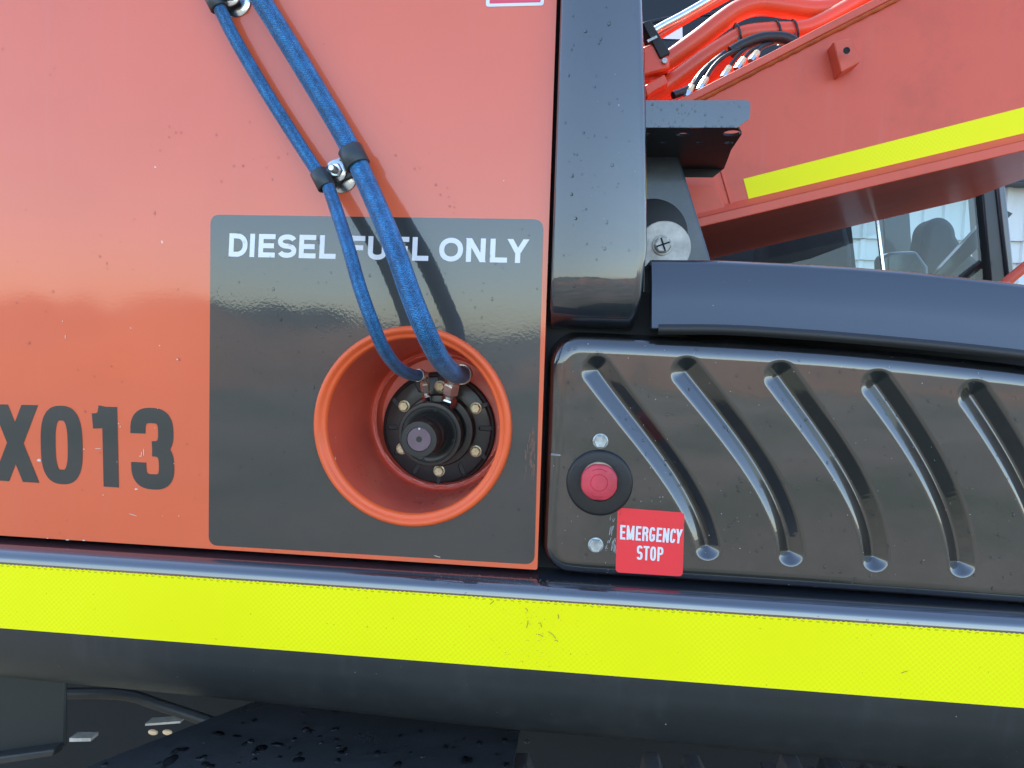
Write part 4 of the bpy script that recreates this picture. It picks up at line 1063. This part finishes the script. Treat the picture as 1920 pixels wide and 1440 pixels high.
# bundle of thin black hoses ending in grease fittings
YG = .365
pipe([(1495, 84, YG), (1470, 72, YG), (1430, 72, YG), (1395, 84, YG), (1370, 98, YG)], .0095, 'grease_hose', 'rubber', 'corrugated black conduit round the lower pipe', 14)
ends = [((1288, 184), (1305, 150), (1333, 118), (1375, 92)), ((1313, 170), (1336, 130), (1360, 105), (1400, 86)), ((1357, 148), (1375, 118), (1388, 100), (1410, 84)), ((1383, 132), (1402, 104), (1415, 92), (1440, 80)), ((1409, 117), (1424, 96), (1434, 86), (1455, 78)), ((1262, 184), (1300, 165), (1320, 135), (1360, 100))]
for i, (e0, e1, e2, e3) in enumerate(ends):
    Yk = YG - .004 * (i % 2)
    bm = bmesh.new(); e0 = (e0[0], e0[1] - 5); e1 = (e1[0], e1[1] - 3); tube(bm, [at(*e0, Yk - .035), at(*e1, Yk - .02), at(*e2, Yk - .012), at(*e3, Yk + .004)], .0030 if i < 5 else .006, 10, 6)
    gh = mk('grease_hose', bm, 'rubber', bo, smooth=60)
    if i < 5:
        A = at(*e0, Yk - .036); B = at(*e1, Yk - .022); d = (B - A).normalized()
        bm = bmesh.new(); rod(bm, A - d * .004, A + d * .006, .0048, 6, .0056); mk('fitting_tip', bm, 'zinc', gh, smooth=30)
        bm = bmesh.new(); rod(bm, A + d * .0065, A + d * .020, .0052, 6); mk('fitting_nut', bm, 'zincy', gh, smooth=30)
for px, py, rr_, tl in ((1383, 68, .019, (10, 28)), (1458, 62, .018, (9, 22)), (1489, 60, .018, (6, 24))):
    c = at(px, py, .40); bm = bmesh.new(); n = 24; d = (at(px + 20, py - 6, .40) - c).normalized(); s = d.cross(Vector((0, 1, 0))).normalized(); t_ = s.cross(d)
    pts = [c + (s * math.cos(2 * math.pi * k / n) + t_ * math.sin(2 * math.pi * k / n)) * rr_ for k in range(n + 1)]
    tube(bm, pts, .0016, 6, 1); A = at(px + 2, py + 2, .378)
    rod(bm, A, at(px + tl[0] * .5, py + tl[1] * .7, .366), .0018, 8)
    mk('cable_tie', bm, 'rubber', bo, smooth=60)

# ================================================================== CAB beyond the boom
cb = thing('cab', None, None); attach(cb, EX); cb['label'] = 'dark glazed operator cab on the far side of the boom'
YCb = 1.25
def cpoly(name, pts, Y, th, m, label=None, bevel=.004):
    bm = bmesh.new(); prism(bm, [ax(x, y, Y) for x, y in pts], Y, Y + th); return mk(name, bm, m, cb, label, bevel=bevel)
# near window: frame and glass
cpoly('front_pillar', [(1832, 250), (1856, 250), (1905, 640), (1868, 640)], YCb - .02, .05, 'cabblack', 'black curved front pillar of the cab')
cpoly('door_edge', [(1858, 250), (1876, 250), (1916, 640), (1902, 640)], YCb - .03, .05, 'hood', 'blue grey outer strip of the cab pillar', .006)
bm = bmesh.new(); v = [bm.verts.new((p[0], YCb, p[1])) for p in (ax(1000, -300, YCb), ax(1840, -300, YCb), ax(1880, 660, YCb), ax(1000, 660, YCb))]; bm.faces.new(v)
mk('side_window', bm, 'glass', cb, 'large side window of the cab seen below the boom', smooth=None)
bm = bmesh.new(); box(bm, ax(1550, 470, YCb)[0], ax(1550, 470, YCb)[0] + .001, YCb, YCb, 1, 2) if False else None
bm.free()
# sliding window divider
cpoly('window_divider', [(1641, 395), (1646, 395), (1667, 560), (1660, 560)], YCb - .004, .01, 'zinc', None, .001)
# far side of the cab with its window opening
YCf = 2.15
cpoly('rear_panel', [(700, -500), (1585, -500), (1592, 380), (1612, 560), (1612, 800), (700, 800)], YCf, .05, 'cabin')
cpoly('far_pillar', [(1648, 300), (1700, 300), (1718, 600), (1668, 600)], YCf - .1, .06, 'cabblack')
cpoly('far_front_pillar', [(1815, 200), (1850, 200), (1885, 700), (1850, 700)], YCf, .05, 'cabblack')
cpoly('seat_back', [(1440, 800), (1428, 470), (1450, 430), (1480, 410), (1580, 395), (1588, 420), (1600, 470), (1602, 800)], 1.6, .15, 'seat', 'dark seat back inside the cab', .02)
hp = [(1700, 620)] + [(1765 + 31 * math.cos(math.radians(a)), 442 - 36 * math.sin(math.radians(a))) for a in range(180, -1, -12)] + [(1808, 462), (1850, 500), (1870, 620)]
cpoly('seat_headrest', hp, 1.75, .12, 'seat', 'rounded grey headrest silhouette behind the cab glass', .02)
cpoly('console', [(1660, 482), (1668, 472), (1720, 470), (1742, 500), (1742, 620), (1668, 620)], 1.5, .1, 'bluesteel', None, .01)
bm = bmesh.new(); tube(bm, [at(1730, 560, 1.36), at(1770, 500, 1.36), at(1805, 470, 1.36), at(1850, 455, 1.36), at(1880, 458, 1.36)], .006, 10, 8); mk('hand_rail', bm, 'bluesteel', cb, smooth=60)
bm = bmesh.new(); A, B = at(1744, 540, 1.33), at(1885, 400, 1.33); prism(bm, [(A.x - .02, A.z), (A.x + .02, A.z), (B.x + .02, B.z + .0), (B.x - .02, B.z + .02)], 1.33, 1.36); mk('diagonal_bar', bm, 'cabblack', cb, bevel=.002)
cpoly('lower_door_panel', [(1790, 540), (1872, 460), (1885, 640), (1700, 640)], YCb + .02, .03, 'cabblack')
bm = bmesh.new(); x0, x1 = ax(800, 0, YCb)[0], ax(1860, 300, YCb)[0]
box(bm, x0, x1, YCb + .05, YCf + .1, 2.55, 2.62); mk('cab_roof', bm, 'cabin', cb)
bm = bmesh.new(); box(bm, x0, x1 + .2, YCb + .02, YCf + .1, 1.0, at(1700, 600, YCb).z); mk('cab_floor', bm, 'cabin', cb)
# curved window moulding and white label at the top, in front of the dark glass
bm = bmesh.new(); tube(bm, [at(1180, 52, YCb - .01), at(1240, 34, YCb - .01), at(1320, 24, YCb - .01), at(1420, 22, YCb - .01), at(1560, 30, YCb - .01)], .0018, 8, 6); mk('window_moulding', bm, 'bluesteel', cb, smooth=60)
bm = bmesh.new(); prism(bm, rpoly([ax(1222, 72, YCb - .004), ax(1280, 74, YCb - .004), ax(1279, 45, YCb - .004), ax(1230, 47, YCb - .004)], .004), YCb - .005, YCb - .003); mk('window_label', bm, 'white', cb, 'small plain white label on the dark cab glass', smooth=None)
# orange rail at the far right, low
pipe([(1870, 545, 1.1), (1900, 518, 1.1), (1960, 470, 1.1)], .012, 'rail', 'boom', 'orange rail end at the right edge', 14, EX)
cpoly('cab_side', [(1700, -300), (1860, -300), (1868, 60), (1700, 60)], YCb - .03, .02, 'cabblack')

# ================================================================== UNDERNEATH
bm = bmesh.new(); box(bm, -1.6, -.07, .26, 1.2, 1.10, 2.2); mk('sun_block', bm, 'dark', EX)  # unseen box added to stop sun leaking in from behind
bm = bmesh.new(); box(bm, -.07, .9, .31, .95, 1.10, 1.449); mk('sun_block', bm, 'dark', EX)  # second unseen box, added against the same leaking sun
# wet black fender sheet lying below the skirt
bm = bmesh.new()
def ground_pt(px, py, z):
    d = np.array([px - CX, py - CY, FPX]); w_ = np.array([d @ aX, d @ aY, -(d @ aD)]); t_ = (z - CAM[2]) / w_[2]; return Vector((CAM + w_ * t_).tolist())
zf = 1.035
fp = [ground_pt(x, y, zf) for x, y in ((120, 1446), (480, 1316))]
A = ground_pt(150, 1442, zf); B = ground_pt(478, 1314, zf)
dirv = (B - A)
pts = [A - dirv * 1.2, B + dirv * .9, Vector((-.075, (B + dirv * .9).y, B.z)), Vector((-.075, (A - dirv * 1.2).y, A.z))]
a = [bm.verts.new(p) for p in pts]; b = [bm.verts.new(p - Vector((0, 0, .004))) for p in pts]
bm.faces.new(a); bm.faces.new(b[::-1])
for i in range(4): bm.faces.new((a[i], a[(i + 1) % 4], b[(i + 1) % 4], b[i]))
M['fender'] = mat('wet_black_sheet', (.035, .036, .036), .4, coat=.3, coat_rough=.15, ior=1.4, bump=6e-4, bump_scale=70, rough_var=.15, dirt=(.05, .05, .055), dirt_scale=14, dirt_amt=.6)
mk('fender_sheet', bm, 'fender', EX, 'wet black sheet with rain beads under the skirt', bevel=.001)
rf = random.Random(5); dp = []
for k in range(110):
    px = rf.uniform(180, 1000); py = rf.uniform(1335, 1440)
    if px < 480 and py < 1440 - (px - 150) * .38 + 8: continue
    p = ground_pt(px, py, zf)
    dp.append((p, (0, 0, 1), rf.choice((.0012, .002, .003, .0045)), rf.uniform(.8, 2.2)))
for px, py, rr_, el_ in ((408, 1376, .013, .55), (445, 1380, .010, .6), (345, 1405, .010, .9), (320, 1425, .012, 1.4), (490, 1402, .011, 1.2), (520, 1396, .012, .5), (385, 1432, .010, .8), (600, 1380, .009, .6), (560, 1425, .012, .8), (640, 1410, .010, .7)):
    dp.append((ground_pt(px, py, zf) - Vector((0, 0, .0045)), (0, 0, 1), rr_, el_))
bm = bmesh.new(); drops(bm, dp, 2); mk('rain_beads', bm, 'water', EX, 'beads of rain water on the black sheet', smooth=80, kind='stuff')
# undercarriage box, olive grey plate at the left
bm = bmesh.new(); prism(bm, [ax(-80, 1240, .10), ax(122, 1262, .10), ax(122, 1400, .10), ax(-80, 1425, .10)], .10, .106); mk('undercarriage_plate', bm, mat('olive_grey_paint', (.02, .024, .022), .6, dirt=(.035, .035, .03), dirt_amt=.5), EX, 'dusty olive grey plate of the undercarriage', bevel=.004)
bm = bmesh.new(); prism(bm, [ax(-80, 1425, .09), ax(110, 1398, .09), ax(110, 1412, .09), ax(-80, 1440, .09)], .08, .10); mk('undercarriage_ledge', bm, 'skirt', EX, bevel=.002)
bm = bmesh.new(); box(bm, -1.6, .95, .62, .66, .3, 1.16); mk('inner_frame', bm, 'dark', EX)  # its darkened colour carries the shade of the enclosed underside
bm = bmesh.new(); tube(bm, [at(110, 1300, .25), at(230, 1302, .25), at(300, 1322, .25), at(430, 1365, .25)], .009, 12, 6); mk('under_bar', bm, 'skirt', EX, 'dark bar sloping down under the skirt', smooth=60)
bm = bmesh.new(); prism(bm, [ax(272, 1357, .3), ax(338, 1352, .3), ax(338, 1356, .3), ax(272, 1361, .3)], .3, .32); mk('under_strip', bm, 'galv', EX)
bm = bmesh.new(); prism(bm, [ax(130, 1384, .3), ax(170, 1384, .3), ax(170, 1390, .3), ax(130, 1391, .3)], .3, .32); mk('under_strip', bm, 'galv', EX)
for i, (px, py) in enumerate(((287, 1373), (314, 1373))):  # pale blobs painted as glimpses of sunlit ground
    c = at(px, py, .31); bm = bmesh.new(); bmesh.ops.create_icosphere(bm, subdivisions=2, radius=.009, matrix=Matrix.Translation(c) @ Matrix.Diagonal((1, .4, .55, 1)))
    mk('sun_glimpse', bm, 'amber', EX, 'small pale amber blob painted like sunlit ground glimpsed under the skirt')
# track
zk = at(1240, 1416, .15).z
tr = thing('track', None, None); attach(tr, EX); tr['label'] = 'steel crawler track with worn grouser bars'
pitch = .175
for k in range(7):
    x0 = -.28 + k * pitch; bm = bmesh.new()
    pa, pb = at(1000, 1428, .15), at(1500, 1408, .15); zk_ = pa.z + (pb.z - pa.z) * (x0 + pitch / 2 - pa.x) / (pb.x - pa.x)
    box(bm, x0, x0 + pitch - .008, -.02, .16, zk_ - .045, zk_ - .030)
    sh = mk('track_shoe', bm, 'concrete', tr, bevel=.002)
    for j in range(3):
        xx_ = x0 + .018 + j * .055; bm = bmesh.new(); hh = .028 if j != 1 else .024
        sec = [(xx_ - .004, zk_ - .03), (xx_ + .001, zk_ - .03 + hh), (xx_ + .021, zk_ - .03 + hh + .002), (xx_ + .034, zk_ - .03)]
        prism(bm, sec, -.02, .145 + .012 * ((k * 3 + j * 5) % 4 - 1.5)); mk('grouser', bm, 'concrete', sh, bevel=.003)

# ================================================================== RAIN DROPS AND CHIPS
rd = random.Random(11)
def onpanel(n, x0, y0, x1, y1, Y, r=(.0006, .0018), el=(1.0, 1.4)):
    out = []
    for k in range(n):
        px, py = rd.uniform(x0, x1), rd.uniform(y0, y1); p = at(px, py, Y); rr_ = rd.uniform(*r) * (1 if rd.random() < .8 else 1.5)
        out.append((p, (0, -1, 0), rr_, rd.uniform(*el)))
    return out
dp = onpanel(14, 5, 10, 1030, 400, 0.0, (.0005, .0011)) + onpanel(22, 5, 440, 385, 1000, 0.0, (.0005, .0012))
for cx_, cy_, n_c in ((340, 255, 7), (500, 310, 9), (770, 290, 6), (850, 385, 8), (230, 470, 8), (190, 720, 5), (120, 990, 5)):
    dp += [(at(rd.gauss(cx_, 32), rd.gauss(cy_, 26), 0.0), (0, -1, 0), rd.uniform(.0006, .0014), 1.2) for _ in range(n_c)]
dp = [d for d in dp if True]
sg = [d for d in onpanel(330, 400, 415, 1010, 1040, -.0004, (.0004, .0013)) if math.hypot(d[0].x - BC[0], d[0].z - BC[1]) > BR + .004]
cv = []
for k in range(260):
    px, py = rd.uniform(1045, 1915), rd.uniform(640, 1115); x, z = ax(px, py, -.006); y, nn = cover_y(x, z)
    cv.append((Vector((x, y, z)), nn, rd.uniform(.0006, .0019), rd.uniform(1, 1.2)))
ps = onpanel(55, 1055, 5, 1190, 540, -.018, (.0005, .0014))
br = onpanel(34, 1218, 192, 1398, 236, YB0, (.0005, .0011), (1, 1.6)) + [(at(rd.uniform(1220, 1380), 238, YB0), (0, -1, 0), rd.uniform(.0008, .0014), 1.2) for k in range(22)]
hd = [(at(rd.uniform(1230, 1910), 0, YH), (0, -1, 0), rd.uniform(.0005, .0013), 1.1) for _ in range(0)]
hd = [(Vector((rd.uniform(.08, .5), YH + .0009, 0)), (0, -1, 0), rd.uniform(.0005, .0013), 1.1) for _ in range(30)]
for d in hd: d[0].z = float(np.interp(d[0].x, [at(x, y, YH).x for x, y in lo], [at(x, y, YH).z for x, y in lo])) + .005
rl = onpanel(60, 5, 1040, 1915, 1180, -.0296, (.0006, .0015)); rl = [d for d in rl if 1.2605 < d[0].z < 1.268]
sk = [(Vector((rd.uniform(-.7, .48), YR, rd.uniform(1.171, 1.180))), (0, -1, 0), rd.uniform(.0005, .0012), 1.3) for k in range(30)]
bw = []
for k in range(60):
    a = rd.uniform(-2.6, -.5); u = rd.uniform(.3, 1); r_c = R0 + (.0935 - R0) * u; cx_ = BC[0] + (BCb[0] - BC[0]) * u; cz_ = BC[1] + (BCb[1] - BC[1]) * u
    n_v = Vector((-math.cos(a), -.1, -math.sin(a))); bw.append((Vector((cx_ + r_c * math.cos(a), .002 + .126 * u, cz_ + r_c * math.sin(a))), n_v, rd.uniform(.0006, .0018), 1.1))
bm = bmesh.new(); drops(bm, dp + sg + cv + ps + br + hd + rl + sk + bw, 1)
mk('rain_drops', bm, 'water', EX, 'small rain drops clinging to the painted panels', smooth=80, kind='stuff')
# paint chips on the door
bm = bmesh.new()
for px, py, w_, h_ in ((123, 631, 2, 10), (118, 602, 2, 4), (333, 674, 4, 4), (300, 648, 3, 3), (74, 863, 9, 6), (158, 842, 4, 2), (184, 841, 12, 1.5), (226, 800, 2, 4), (223, 794, 2, 3), (270, 848, 1.5, 14), (266, 851, 1.5, 10), (264, 855, 8, 1.5), (256, 917, 7, 4), (250, 965, 18, 2.0), (336, 967, 3, 2), (305, 967, 2, 1.5), (194, 928, 2.5, 2.5), (127, 1012, 8, 2), (158, 1013, 6, 3), (291, 802, 1.2, 3), (296, 766, 2, 1.5), (327, 869, 2, 2), (220, 866, 1, 2), (90, 1009, 4, 2), (1014, 1, 1, 1), (820, 1043, 16, 1.2), (440, 25, 2, 2)):
    n_ = 7; vs = []
    for k in range(n_):
        a = 2 * math.pi * k / n_; f = random.uniform(.7, 1.1); lean = (w_ > 12) * .25
        q_ = ax(px + w_ / 2 * math.cos(a) * f, py + h_ / 2 * math.sin(a) * f + lean * w_ / 2 * math.cos(a)); vs.append(bm.verts.new((q_[0], -.0007, q_[1])))
    bm.faces.new(vs)
mk('paint_chips', bm, 'chip', EX, 'pale stone chips and scratches in the door paint around the printed number', smooth=None, kind='stuff')
